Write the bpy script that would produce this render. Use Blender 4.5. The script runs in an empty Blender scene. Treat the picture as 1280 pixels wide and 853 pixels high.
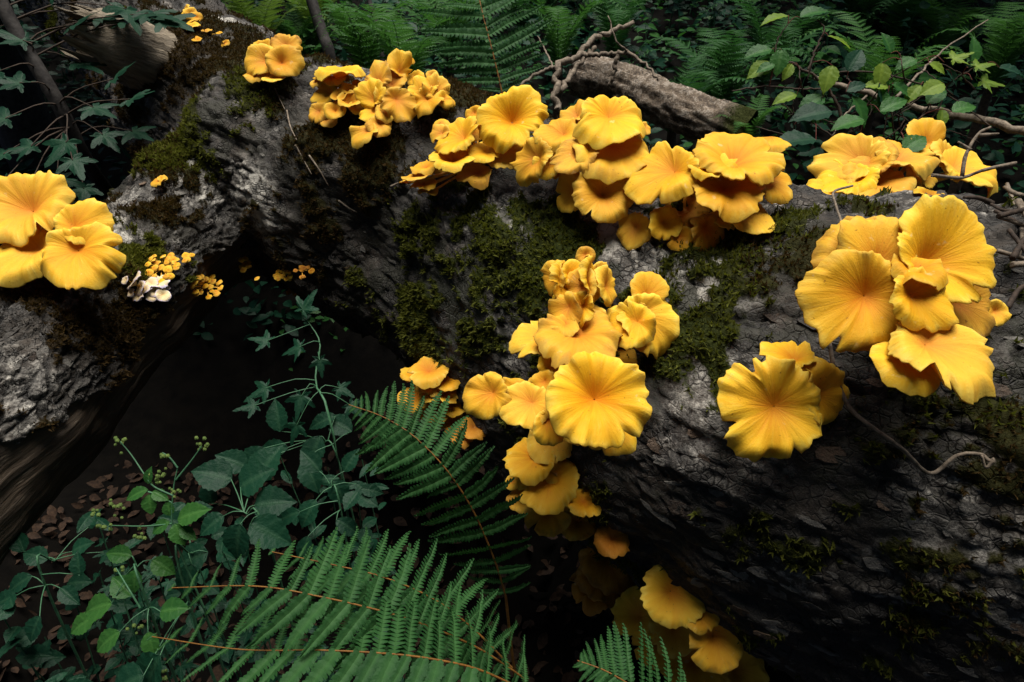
import bpy, math, random
import numpy as np
from mathutils import Vector, Matrix
from mathutils.bvhtree import BVHTree

R = math.radians
random.seed(7)
rng = np.random.default_rng(11)
scene = bpy.context.scene
col = scene.collection

# ------------------------------------------------------------------ camera
CAM_H, PITCH, FPX = 1.40, R(30), 800.0          # focal length in pixels of a 1280 px wide frame
cam_d = bpy.data.cameras.new('camera')
cam_d.sensor_width = 36.0
cam_d.lens = 36.0 * FPX / 1280.0
cam_d.clip_start = 0.02
cam_d.clip_end = 400
cam = bpy.data.objects.new('camera', cam_d)
cam.location = (0, 0, CAM_H)
cam.rotation_euler = (R(90) - PITCH, 0, 0)
cam_d.dof.use_dof = True
cam_d.dof.focus_distance = 1.25
cam_d.dof.aperture_fstop = 18.0
col.objects.link(cam)
scene.camera = cam

# ------------------------------------------------------------------ sky, sun, exposure
SUN_EL, SUN_AZ = 86.0, 30.0      # azimuth measured from +Y (away from the camera) towards +X
world = bpy.data.worlds.new('World')
scene.world = world
world.use_nodes = True
wn = world.node_tree
wn.nodes.clear()
sky = wn.nodes.new('ShaderNodeTexSky')
sky.sky_type = 'NISHITA'
sky.sun_disc = False
sky.sun_elevation = R(SUN_EL)
sky.sun_rotation = R(SUN_AZ)
sky.air_density = 0.5
sky.dust_density = 2.0
bg = wn.nodes.new('ShaderNodeBackground')
bg.inputs['Strength'].default_value = 0.05
wo = wn.nodes.new('ShaderNodeOutputWorld')
wn.links.new(sky.outputs[0], bg.inputs['Color'])
wn.links.new(bg.outputs[0], wo.inputs['Surface'])
sun_d = bpy.data.lights.new('sun', 'SUN')
sun_d.energy = 4.2
sun_d.angle = R(45)
sun_d.color = (1.0, 0.95, 0.86)
sun = bpy.data.objects.new('sun', sun_d)
sd = Vector((math.sin(R(SUN_AZ)) * math.cos(R(SUN_EL)), math.cos(R(SUN_AZ)) * math.cos(R(SUN_EL)), math.sin(R(SUN_EL))))
sun.rotation_euler = sd.to_track_quat('Z', 'Y').to_euler()
sun.location = (0, 0, 20)
col.objects.link(sun)
scene.view_settings.view_transform = 'Standard'
scene.view_settings.look = 'None'
scene.view_settings.gamma = 1.0
scene.view_settings.exposure = 0.62
scene.view_settings.use_curve_mapping = False
scene.render.engine = 'CYCLES'
scene.cycles.use_denoising = True
scene.cycles.max_bounces = 5
scene.cycles.diffuse_bounces = 2
scene.cycles.glossy_bounces = 2
scene.cycles.transmission_bounces = 4
scene.cycles.transparent_max_bounces = 4

# ------------------------------------------------------------------ pixel -> place
CP, SP = math.cos(PITCH), math.sin(PITCH)
CAMV = np.array([0, 0, CAM_H])
RT, UP, FW = np.array([1., 0, 0]), np.array([0, SP, CP]), np.array([0, CP, -SP])
def W(px, py, d):
    return CAMV + d * (FW + RT * (px - 640) / FPX + UP * (426.5 - py) / FPX)
def cam_vec(nx, ny):
    nz = math.sqrt(max(0.02, 1 - nx * nx - ny * ny))
    n = nx * RT + ny * UP - nz * FW
    return n / np.linalg.norm(n)
def depth_of(p):
    return float(np.dot(np.asarray(p) - CAMV, FW))
def nrm(v):
    return v / (np.linalg.norm(v, axis=-1, keepdims=True) + 1e-12)

# ------------------------------------------------------------------ noise
def _h(ix, iy, iz, k):
    n = (ix * 374761393 + iy * 668265263 + iz * 2147483647 + k * 1274126177) & 0xffffffff
    n = ((n ^ (n >> 13)) * 1274126177) & 0xffffffff
    n = ((n ^ (n >> 16)) * 2246822519) & 0xffffffff
    return ((n ^ (n >> 15)) & 0xffffff) / float(0xffffff)
def vnoise(P, k=0):
    P = np.asarray(P, float)
    I = np.floor(P).astype(np.int64)
    F = P - I
    U = F * F * F * (F * (F * 6 - 15) + 10)
    out = 0
    for dx in (0, 1):
        for dy in (0, 1):
            for dz in (0, 1):
                w = (U[..., 0] if dx else 1 - U[..., 0]) * (U[..., 1] if dy else 1 - U[..., 1]) * (U[..., 2] if dz else 1 - U[..., 2])
                out = out + w * _h(I[..., 0] + dx, I[..., 1] + dy, I[..., 2] + dz, k)
    return out
def fbm(P, o=4, k=0, g=0.5):
    s, a, t = 0, 1, 0
    P = np.asarray(P, float)
    for i in range(o):
        s = s + a * vnoise(P * 2 ** i + i * 17.3, k + i)
        t += a
        a *= g
    return s / t
def voronoi(P, k=0):
    I = np.floor(P).astype(np.int64)
    f1 = np.full(P.shape[0], 9.); f2 = f1.copy(); cid = np.zeros(P.shape[0])
    for dx in (-1, 0, 1):
        for dy in (-1, 0, 1):
            for dz in (-1, 0, 1):
                X, Y, Z = I[:, 0] + dx, I[:, 1] + dy, I[:, 2] + dz
                d = np.sqrt((X + _h(X, Y, Z, k) - P[:, 0]) ** 2 + (Y + _h(X, Y, Z, k + 1) - P[:, 1]) ** 2 + (Z + _h(X, Y, Z, k + 2) - P[:, 2]) ** 2)
                c = _h(X, Y, Z, k + 3)
                near = d < f1
                f2 = np.where(near, f1, np.minimum(f2, d))
                cid = np.where(near, c, cid)
                f1 = np.where(near, d, f1)
    return f1, f2, cid
def sstep(a, b, x):
    t = np.clip((x - a) / (b - a), 0, 1)
    return t * t * (3 - 2 * t)

# ------------------------------------------------------------------ mesh helpers
def npmesh(name, V, F, mats=(), attrs=None, smooth=True, matidx=None):
    V = np.asarray(V, np.float32); F = np.asarray(F, np.int32)
    m = bpy.data.meshes.new(name)
    n, k = F.shape
    m.vertices.add(len(V)); m.vertices.foreach_set('co', V.ravel())
    m.loops.add(n * k); m.loops.foreach_set('vertex_index', F.ravel())
    m.polygons.add(n)
    m.polygons.foreach_set('loop_start', np.arange(0, n * k, k, dtype=np.int32))
    m.polygons.foreach_set('loop_total', np.full(n, k, np.int32))
    m.polygons.foreach_set('use_smooth', np.full(n, smooth))
    for mt in mats: m.materials.append(mt)
    if matidx is not None: m.polygons.foreach_set('material_index', np.asarray(matidx, np.int32))
    for a, v in (attrs or {}).items():
        v = np.asarray(v, np.float32)
        if v.ndim == 1:
            at = m.attributes.new(a, 'FLOAT', 'POINT'); at.data.foreach_set('value', v)
        else:
            at = m.attributes.new(a, 'FLOAT_VECTOR', 'POINT'); at.data.foreach_set('vector', v.ravel())
    m.update(calc_edges=True)
    return m
def link(name, data, parent=None):
    o = bpy.data.objects.new(name, data)
    col.objects.link(o)
    if parent is not None: o.parent = parent
    return o
def thing(name, label, cat, loc=(0, 0, 0), group=None):
    o = link(name, None)
    o.location = loc; o.empty_display_size = 0.05
    return tag(o, label, cat, group)
def tag(o, label=None, cat=None, group=None, kind=None):
    if label: o['label'] = label
    if cat: o['category'] = cat
    if group: o['group'] = group
    if kind: o['kind'] = kind
    return o
def grid_faces(n, m, wrap=False):
    a = np.arange(n * m).reshape(n, m)
    if wrap: a = np.concatenate([a, a[:, :1]], 1)
    return np.stack([a[:-1, :-1], a[:-1, 1:], a[1:, 1:], a[1:, :-1]], -1).reshape(-1, 4)
def catmull(P, n):
    P = np.asarray(P, float)
    Q = np.vstack([2 * P[0] - P[1], P, 2 * P[-1] - P[-2]])
    t = np.linspace(0, len(P) - 1 - 1e-9, n)
    i = t.astype(int); f = (t - i)[:, None]
    a, b, c, d = Q[i], Q[i + 1], Q[i + 2], Q[i + 3]
    return .5 * (2 * b + (c - a) * f + (2 * a - 5 * b + 4 * c - d) * f ** 2 + (3 * b - a - 3 * c + d) * f ** 3)
def tube(P, rad, k=6, n=None, jit=0.0):
    P = np.asarray(P, float); rad = np.asarray(rad, float)
    if rad.ndim == 0: rad = np.full(len(P), float(rad))
    if n:
        C = catmull(np.hstack([P, rad[:, None]]), n); P, rad = C[:, :3], np.maximum(C[:, 3], 1e-4)
    T = nrm(np.gradient(P, axis=0))
    ref = np.array([0, 0, 1.]) if abs(T[:, 2]).mean() < .8 else np.array([1., 0, 0])
    A = nrm(np.cross(T, ref)); B = np.cross(T, A)
    th = np.linspace(0, 2 * math.pi, k, endpoint=False)
    r = rad[:, None] * (1 + jit * (rng.random((len(P), k)) - .5) * 2)
    V = P[:, None] + r[..., None] * (np.cos(th)[None, :, None] * A[:, None] + np.sin(th)[None, :, None] * B[:, None])
    F = grid_faces(len(P), k, True)
    return V.reshape(-1, 3), F
def tube_capped(P, rad, k=6, n=None, jit=0.0):
    V, F = tube(P, rad, k, n, jit)
    a = len(V) // k
    c0, c1 = V[:k].mean(0), V[-k:].mean(0)
    V = np.vstack([V, c0, c1]); i0, i1 = len(V) - 2, len(V) - 1
    ar = np.arange(k); nx = (ar + 1) % k
    F = np.vstack([F, np.stack([np.full(k, i0), nx, ar, ar], 1)[:, :4] * 0 + np.stack([np.full(k, i0), nx, ar, np.full(k, i0)], 1)])
    # caps as degenerate-free triangles are stored as quads with an extra midpoint
    F = F[:-k]
    mid0, mid1 = len(V), len(V) + k
    V = np.vstack([V, (V[ar] + c0) / 2, (V[(a - 1) * k + ar] + c1) / 2])
    q = [np.stack([nx, ar, mid0 + ar, mid0 + nx], 1), np.stack([(a - 1) * k + ar, (a - 1) * k + nx, mid1 + nx, mid1 + ar], 1)]
    if k % 2 == 0:
        e = np.arange(0, k, 2)
        q.append(np.stack([np.full(k // 2, i0), mid0 + (e + 2) % k, mid0 + e + 1, mid0 + e], 1))
        q.append(np.stack([np.full(k // 2, i1), mid1 + e, mid1 + e + 1, mid1 + (e + 2) % k], 1))
    return V, np.vstack([F] + q)

# ------------------------------------------------------------------ materials
def mat(name):
    m = bpy.data.materials.new(name); m.use_nodes = True
    nt = m.node_tree; nt.nodes.clear()
    out = nt.nodes.new('ShaderNodeOutputMaterial')
    return m, nt, out
class NT:
    def __init__(s, nt): s.nt = nt
    def n(s, t, **k):
        x = s.nt.nodes.new(t)
        for a, v in k.items():
            if a.startswith('_'): setattr(x, a[1:], v)
            else: s.set(x.inputs[a.replace('__', ' ')], v)
        return x
    def set(s, inp, v):
        if hasattr(v, 'is_output') or isinstance(v, bpy.types.NodeSocket): s.nt.links.new(v, inp)
        else: inp.default_value = v
    def attr(s, name): return s.n('ShaderNodeAttribute', _attribute_name=name)
    def noise(s, vec, scale, detail=4, rough=.6):
        x = s.n('ShaderNodeTexNoise', Scale=scale, Detail=detail, Roughness=rough)
        if vec is not None: s.set(x.inputs['Vector'], vec)
        return x.outputs['Fac']
    def ramp(s, fac, stops):
        x = s.n('ShaderNodeValToRGB'); s.set(x.inputs['Fac'], fac)
        e = x.color_ramp.elements
        while len(e) < len(stops): e.new(.5)
        for i, (p, c) in enumerate(stops):
            e[i].position = p; e[i].color = (c, c, c, 1) if not hasattr(c, '__len__') else (*c, 1)
        return x.outputs['Color']
    def mix(s, fac, a, b, mode='MIX'):
        x = s.n('ShaderNodeMix', _data_type='RGBA', _blend_type=mode)
        s.set(x.inputs[0], fac); s.set(x.inputs[6], a); s.set(x.inputs[7], b)
        return x.outputs[2]
    def math(s, op, a, b=0.0, clamp=False):
        x = s.n('ShaderNodeMath', _operation=op, _use_clamp=clamp)
        s.set(x.inputs[0], a); s.set(x.inputs[1], b)
        return x.outputs[0]
    def bump(s, h, strength=.5, dist=.01):
        return s.n('ShaderNodeBump', Strength=strength, Distance=dist, Height=h).outputs[0]
def c4(*c): return (*c, 1.0)

def bark_material(name, dark, grey, light, rough=.62):
    m, nt, out = mat(name); g = NT(nt)
    pos = g.n('ShaderNodeNewGeometry').outputs['Position']
    moss, lich, crack, hue, cell = [g.attr(a).outputs['Fac'] for a in ('moss', 'lich', 'crack', 'hue', 'cell')]
    n1 = g.noise(pos, 38, 6, .65); n2 = g.noise(pos, 150, 5, .7); n3 = g.noise(pos, 420, 3, .6)
    warp = g.n('ShaderNodeVectorMath', _operation='ADD')
    wv = g.n('ShaderNodeTexNoise', Scale=30, Detail=3)
    g.set(warp.inputs[0], pos); sv = g.n('ShaderNodeVectorMath', _operation='SCALE'); g.set(sv.inputs[0], wv.outputs['Color']); sv.inputs['Scale'].default_value = .03
    g.set(warp.inputs[1], sv.outputs[0])
    vor = g.n('ShaderNodeTexVoronoi', _feature='DISTANCE_TO_EDGE', Scale=62); g.set(vor.inputs['Vector'], warp.outputs[0])
    fc = g.math('MULTIPLY', g.ramp(vor.outputs['Distance'], [(.0, 1), (.10, 0)]), g.ramp(g.noise(pos, 12, 3, .6), [(.42, 0), (.58, 1)]))
    lm = g.math('ADD', g.math('ADD', lich, g.math('MULTIPLY', g.math('SUBTRACT', n1, .5), 1.5)), g.math('MULTIPLY', g.math('SUBTRACT', n2, .5), 1.3))
    base = g.mix(g.ramp(lm, [(.40, 0), (.66, 1)]), c4(*dark), c4(*grey))
    base = g.mix(g.ramp(lm, [(.70, 0), (.86, 1)]), base, c4(*light))
    tint = g.mix(g.ramp(g.noise(pos, 9, 4, .6), [(.42, 0), (.62, 1)]), base, c4(.105, .072, .045))
    base = g.mix(.32, base, tint)
    base = g.mix(g.math('MULTIPLY', cell, .55), base, g.mix(.62, base, c4(.03, .026, .02)))
    base = g.mix(g.math('MULTIPLY', crack, .9), base, c4(.008, .007, .006))
    base = g.mix(g.math('MULTIPLY', fc, .85), base, c4(.008, .007, .006))
    film = g.attr('film').outputs['Fac']
    fmk = g.ramp(g.math('ADD', film, g.math('ADD', g.math('MULTIPLY', g.math('SUBTRACT', n2, .5), 1.5), g.math('MULTIPLY', g.math('SUBTRACT', n1, .5), 1.2))), [(.46, 0), (.66, 1)])
    base = g.mix(g.math('MULTIPLY', fmk, .88), base, g.mix(hue, c4(.013, .015, .006), c4(.016, .011, .006)))
    mcol = g.mix(hue, c4(.038, .048, .008), c4(.03, .019, .007))
    mcol = g.mix(g.ramp(n2, [(.3, 0), (.7, 1)]), mcol, g.mix(hue, c4(.014, .02, .004), c4(.011, .008, .004)))
    mm = g.ramp(g.math('ADD', moss, g.math('MULTIPLY', g.math('SUBTRACT', n2, .5), .7)), [(.38, 0), (.58, 1)])
    base = g.mix(mm, base, mcol)
    rg = g.ramp(n2, [(.25, rough - .14), (.75, rough + .2)])
    hgt = g.math('ADD', g.math('SUBTRACT', g.math('MULTIPLY', n1, 1.2), g.math('MULTIPLY', fc, .5)), g.math('ADD', g.math('MULTIPLY', n2, .55), g.math('MULTIPLY', n3, .25)))
    bmp = g.bump(hgt, .9, .008)
    p = g.n('ShaderNodeBsdfPrincipled', Base__Color=base, Roughness=rg, Normal=bmp)
    g.set(p.inputs['Specular IOR Level'], g.math('SUBTRACT', .5, g.math('MULTIPLY', mm, .42)))
    nt.links.new(p.outputs[0], out.inputs[0])
    return m
BARK = bark_material('bark', (.022, .019, .017), (.24, .225, .205), (.62, .59, .53))
FARBARK = bark_material('weathered_bark', (.05, .03, .018), (.19, .14, .095), (.42, .36, .3), .75)

def wood_material(name, c0, c1, scale=1.0, rough=.7):
    m, nt, out = mat(name); g = NT(nt)
    gr = g.attr('grain').outputs['Vector']
    n = g.noise(gr, 1.0, 6, .65); n2 = g.noise(gr, 4.2, 4, .6)
    colr = g.mix(g.ramp(n, [(.3, 0), (.7, 1)]), c4(*c0), c4(*c1))
    colr = g.mix(g.ramp(n2, [(.62, 0), (.72, 1)]), colr, c4(.30, .24, .17))
    p = g.n('ShaderNodeBsdfPrincipled', Base__Color=colr, Roughness=rough, Normal=g.bump(g.math('ADD', n, g.math('MULTIPLY', n2, .4)), .8, .012))
    nt.links.new(p.outputs[0], out.inputs[0])
    return m
WOOD = wood_material('bare_wood', (.03, .021, .014), (.12, .085, .055))
PALEWOOD = wood_material('splintered_wood', (.06, .045, .03), (.34, .28, .2))

def simple(name, c0, c1, scale=60, rough=.8, bump=.4, spec=.3):
    m, nt, out = mat(name); g = NT(nt)
    pos = g.n('ShaderNodeTexCoord').outputs['Object']
    n = g.noise(pos, scale, 5, .65)
    colr = g.mix(g.ramp(n, [(.32, 0), (.68, 1)]), c4(*c0), c4(*c1))
    p = g.n('ShaderNodeBsdfPrincipled', Base__Color=colr, Roughness=rough, Normal=g.bump(n, bump, .006))
    p.inputs['Specular IOR Level'].default_value = spec
    nt.links.new(p.outputs[0], out.inputs[0])
    return m
TWIG = simple('dead_twig', (.06, .045, .032), (.26, .21, .16), 90)
TWIGDARK = simple('dark_twig', (.018, .012, .009), (.06, .04, .028), 90)
TWIGRED = simple('red_stem', (.07, .012, .012), (.12, .03, .02), 90)
POLE = simple('sapling_bark', (.012, .010, .010), (.05, .045, .042), 40)
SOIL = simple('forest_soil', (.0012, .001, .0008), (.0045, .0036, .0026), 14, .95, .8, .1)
LITTER = simple('leaf_litter', (.012, .007, .005), (.06, .034, .02), 50, .8, .4, .2)

def leaf_material(name, c0, c1, trans=.3, rough=.5, spec=.16):
    m, nt, out = mat(name); g = NT(nt)
    info = g.n('ShaderNodeObjectInfo').outputs['Random']
    pos = g.n('ShaderNodeNewGeometry').outputs['Position']
    n = g.noise(pos, 22, 4, .6)
    f = g.math('ADD', g.math('MULTIPLY', info, .6), g.math('MULTIPLY', n, .5), True)
    colr = g.mix(f, c4(*c0), c4(*c1))
    vein = g.attr('vein').outputs['Fac']
    colr = g.mix(g.math('MULTIPLY', vein, .45), colr, c4(c1[0] * 1.6 + .02, c1[1] * 1.5 + .02, c1[2] * 1.5 + .01))
    p = g.n('ShaderNodeBsdfPrincipled', Base__Color=colr, Roughness=rough)
    p.inputs['Specular IOR Level'].default_value = spec
    g.set(p.inputs['Normal'], g.bump(g.math('ADD', g.noise(pos, 160, 3, .6), g.math('MULTIPLY', vein, -.7)), .35, .004))
    t = g.n('ShaderNodeBsdfTranslucent', Color=g.mix(.5, colr, c4(c1[0] * 1.3, c1[1] * 1.5, c1[2] * .7)))
    mx = g.n('ShaderNodeMixShader', Fac=trans)
    nt.links.new(p.outputs[0], mx.inputs[1]); nt.links.new(t.outputs[0], mx.inputs[2])
    nt.links.new(mx.outputs[0], out.inputs[0])
    return m
FERN = leaf_material('fern_green', (.013, .056, .016), (.03, .102, .028), .3, .6)
FERNBG = leaf_material('far_fern_green', (.018, .075, .02), (.05, .14, .03), .35, .5)
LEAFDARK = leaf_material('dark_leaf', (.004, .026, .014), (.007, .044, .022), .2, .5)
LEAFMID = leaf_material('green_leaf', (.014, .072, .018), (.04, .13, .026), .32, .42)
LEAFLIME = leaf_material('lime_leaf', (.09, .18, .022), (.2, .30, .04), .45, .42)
MOSSM = leaf_material('moss_tuft', (.026, .036, .006), (.13, .135, .022), .3, .8, .1)
MOSSBR = leaf_material('brown_moss_tuft', (.016, .010, .004), (.075, .045, .014), .25, .85, .1)
RACHIS = simple('frond_midrib', (.12, .05, .01), (.24, .11, .02), 60, .6)
STEMG = simple('green_stem', (.03, .10, .05), (.06, .16, .08), 60, .5)
SEED = leaf_material('seed_head', (.10, .17, .05), (.2, .28, .08), .3, .6)

def cap_material(name, centre, mid, rim, trans=.22):
    m, nt, out = mat(name); g = NT(nt)
    pol = g.attr('polar').outputs['Vector']
    rad = g.attr('rad').outputs['Fac']
    rnd = g.n('ShaderNodeObjectInfo').outputs['Random']
    pos = g.n('ShaderNodeNewGeometry').outputs['Position']
    streak = g.noise(pol, 5.5, 4, .62); fine = g.noise(pol, 17, 3, .6)
    blot = g.noise(pos, 26, 4, .6)
    rr = g.math('ADD', rad, g.math('MULTIPLY', g.math('SUBTRACT', streak, .5), .75))
    c = g.mix(g.ramp(rr, [(.05, 0), (.5, 1)]), c4(*centre), c4(*mid))
    c = g.mix(g.math('MULTIPLY', g.ramp(rr, [(.55, 0), (1.0, 1)]), .8), c, c4(*rim))
    c = g.mix(g.math('MULTIPLY', g.ramp(rr, [(.86, 0), (1.12, 1)]), .55), c, c4(min(1, rim[0] * 1.03), rim[1] * 1.18, rim[2] * 3.2))
    c = g.mix(g.math('MULTIPLY', g.ramp(blot, [(.45, 0), (.75, 1)]), .35), c, c4(*centre))
    c = g.mix(g.math('MULTIPLY', g.ramp(fine, [(.58, 0), (.8, 1)]), .3), c, c4(.95, .66, .16))
    specks = g.noise(pos, 150, 3, .6)
    c = g.mix(g.math('MULTIPLY', g.ramp(specks, [(.68, 0), (.73, 1)]), .65), c, c4(.22, .07, .008))
    old = g.math('MULTIPLY', g.ramp(g.math('FRACT', g.math('MULTIPLY', rnd, 3.7)), [(.55, 0), (.95, 1)]), g.ramp(g.math('ADD', rr, g.math('MULTIPLY', g.math('SUBTRACT', blot, .5), .9)), [(.78, 0), (1.1, 1)]))
    c = g.mix(g.math('MULTIPLY', old, .6), c, c4(centre[0] * .5, centre[1] * .55, centre[2] + .006))
    worn = g.ramp(g.noise(pos, 48, 3, .55), [(.68, 0), (.74, 1)])
    c = g.mix(g.math('MULTIPLY', worn, .4), c, c4(.92, .74, .36))
    hs = g.n('ShaderNodeHueSaturation', Color=c)
    g.set(hs.inputs['Hue'], g.math('ADD', .493, g.math('MULTIPLY', rnd, .012)))
    g.set(hs.inputs['Value'], g.math('ADD', .82, g.math('MULTIPLY', rnd, .26)))
    g.set(hs.inputs['Saturation'], g.math('SUBTRACT', 1.0, g.math('MULTIPLY', g.math('FRACT', g.math('MULTIPLY', rnd, 7.3)), .035)))
    c = hs.outputs[0]
    h = g.math('ADD', g.math('MULTIPLY', streak, .8), g.math('MULTIPLY', fine, .45))
    p = g.n('ShaderNodeBsdfPrincipled', Base__Color=c, Roughness=.66, Normal=g.bump(g.math('ADD', h, g.math('MULTIPLY', g.noise(pos, 330, 4, .7), .35)), .38, .005))
    p.inputs['Specular IOR Level'].default_value = .25
    t = g.n('ShaderNodeBsdfTranslucent', Color=g.mix(.4, c, c4(.9, .36, .01)))
    mx = g.n('ShaderNodeMixShader', Fac=trans)
    nt.links.new(p.outputs[0], mx.inputs[1]); nt.links.new(t.outputs[0], mx.inputs[2])
    nt.links.new(mx.outputs[0], out.inputs[0])
    return m
CAP = cap_material('yellow_cap', (.76, .26, .004), (.88, .45, .008), (.93, .60, .035))
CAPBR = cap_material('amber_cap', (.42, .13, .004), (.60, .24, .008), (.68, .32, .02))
CAPPALE = cap_material('pale_cap', (.74, .50, .22), (.78, .62, .36), (.8, .68, .45), .1)
GILL = cap_material('orange_gills', (.72, .27, .008), (.74, .27, .006), (.74, .30, .01), .25)
STEM = simple('mushroom_stem', (.74, .36, .03), (.82, .5, .1), 70, .6)

# ------------------------------------------------------------------ ground
def ground_z(x, y):
    x = np.asarray(x, float); y = np.asarray(y, float)
    h = -.25 + .72 * np.clip(y - 2.35, 0, 1.1) + .34 * np.maximum(0, y - 3.45)
    left = sstep(-.2, -1.2, x) * sstep(1.2, 2.4, y)
    h = h - .45 * left
    h = h - .4 * sstep(.5, .1, x) * sstep(-1.9, -1.4, x) * sstep(.1, .5, y) * sstep(2.2, 1.7, y)
    h = h + .10 * (vnoise(np.stack([x * 1.3, y * 1.3, 0 * x], -1), 3) - .5)
    return h
gx = np.concatenate([np.linspace(-60, -5, 20), np.linspace(-4.8, 4.8, 110), np.linspace(5, 60, 20)])
gy = np.concatenate([np.linspace(-40, -1.5, 14), np.linspace(-1.3, 8, 110), np.linspace(8.3, 60, 24)])
GX, GY = np.meshgrid(gx, gy)
GZ = ground_z(GX, GY) + .03 * (vnoise(np.stack([GX * 9, GY * 9, 0 * GX], -1), 5) - .5)
GZ = np.where(GY > 20, ground_z(GX, np.full_like(GX, 20)) + (GY - 20) * .1, GZ)
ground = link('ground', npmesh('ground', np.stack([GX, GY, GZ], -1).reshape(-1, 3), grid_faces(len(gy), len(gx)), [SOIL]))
ground['kind'] = 'structure'

# ------------------------------------------------------------------ the fallen log
MAIN = [(40, -75, 3.7, .30), (190, 50, 2.9, .31), (320, 185, 2.3, .35), (450, 245, 2.08, .38), (600, 312, 1.92, .405),
        (800, 437, 1.70, .475), (1020, 528, 1.54, .545), (1300, 610, 1.50, .62), (1650, 740, 1.46, .66)]
LIMB = [(330, 225, 2.25, .27), (265, 278, 2.0, .235), (200, 335, 1.84, .215), (110, 410, 1.62, .225), (0, 500, 1.42, .25), (-170, 630, 1.22, .27)]
BUMPS = [(285, 150, .13, .07), (300, 200, .16, .04), (420, 200, .14, .03), (640, 330, .13, .03), (1220, 250, .2, .03), (880, 420, .12, -.02), (470, 330, .14, -.05), (872, 840, .15, .15)]

def smooth_tube(ctrl, nr, ths, outR=None):
    C = catmull([[*W(*c[:3]), c[3]] for c in ctrl], 400)
    seg = np.linalg.norm(np.diff(C[:, :3], axis=0), axis=1); s = np.concatenate([[0], np.cumsum(seg)])
    t = np.linspace(0, s[-1], nr)
    P = np.stack([np.interp(t, s, C[:, i]) for i in range(3)], -1); rad = np.interp(t, s, C[:, 3])
    T = nrm(np.gradient(P, axis=0))
    Z = np.array([0, 0, 1.])
    side = nrm(np.cross(T, Z)); side[side[:, 1] > 0] *= -1      # sideways, towards the camera
    side = nrm(side)
    U = nrm(np.cross(side, T)); U[U[:, 2] < 0] *= -1
    dirs = np.cos(ths)[None, :, None] * U[:, None] + np.sin(ths)[None, :, None] * side[:, None]
    return P, rad, T, dirs, t
def theta_set(n, lo, hi, nlo):
    return np.concatenate([np.linspace(R(lo), R(hi), n, endpoint=False), np.linspace(R(hi), R(lo) + 2 * math.pi, nlo, endpoint=False)])
def coarse_bvh(ctrl):
    P, rad, T, D, t = smooth_tube(ctrl, 120, np.linspace(0, 2 * math.pi, 64, endpoint=False))
    V = P[:, None] + rad[:, None, None] * D
    return V.reshape(-1, 3), grid_faces(120, 64, True)
v1, f1 = coarse_bvh(MAIN); v2, f2 = coarse_bvh(LIMB)
BVH = BVHTree.FromPolygons([tuple(v) for v in np.vstack([v1, v2])], [tuple(int(i) for i in f) for f in np.vstack([f1, f2 + len(v1)])])
def hit(px, py, bvh=None):
    d = nrm(W(px, py, 1.0) - CAMV)
    h = (bvh or BVH).ray_cast(Vector(CAMV), Vector(d))
    if h[0] is None: return None, None
    return np.array(h[0]), np.array(h[1])
MOSSP = [  # px, py, radius m, strength, brown
    (255, 185, .10, 1.0, .25), (330, 120, .12, .9, .4), (420, 165, .14, 1.0, .85), (470, 205, .12, .9, .8), (620, 300, .10, 1.1, .1), (680, 335, .09, 1.2, .0),
    (510, 300, .10, .9, .2), (590, 350, .12, 1.0, .1), (900, 325, .10, .9, .35), (985, 270, .05, .9, .2), (830, 345, .07, .7, .3), (130, 400, .11, .9, .9),
    (205, 265, .07, .8, .7), (170, 320, .08, .9, .4), (560, 125, .12, 1.0, .8), (650, 110, .1, .9, .6), (880, 400, .08, .7, .3), (1000, 330, .08, .7, .4),
    (400, 260, .10, .8, .5), (60, 420, .08, .5, .9), (240, 45, .2, .8, .7), (300, 60, .15, .9, .5), (200, 70, .2, .9, .9), (740, 300, .05, .8, .2), (1120, 560, .14, .6, .5),
    (1250, 560, .16, .6, .3), (500, 380, .12, .7, .1), (450, 140, .1, .8, .8)]
LICHP = [(335, 135, .07, .5), (590, 255, .07, .5), (640, 265, .06, .4), (900, 250, .10, .5), (970, 225, .08, .45), (780, 275, .08, .45), (330, 255, .10, .45), (60, 470, .12, .35),
         (250, 235, .1, .4), (1200, 660, .18, .16), (450, 110, .06, .3), (150, 290, .06, .4), (850, 330, .1, .3), (890, 460, .08, .2), (260, 420, .05, .5), (240, 20, .15, .5)]
def near(P, specs, j):
    out = np.zeros(len(P))
    for s in specs:
        c, n = hit(s[0], s[1])
        if c is None: continue
        out = np.maximum(out, s[j] * np.exp(-((P - c) ** 2).sum(1) / s[2] ** 2))
    return out
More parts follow.
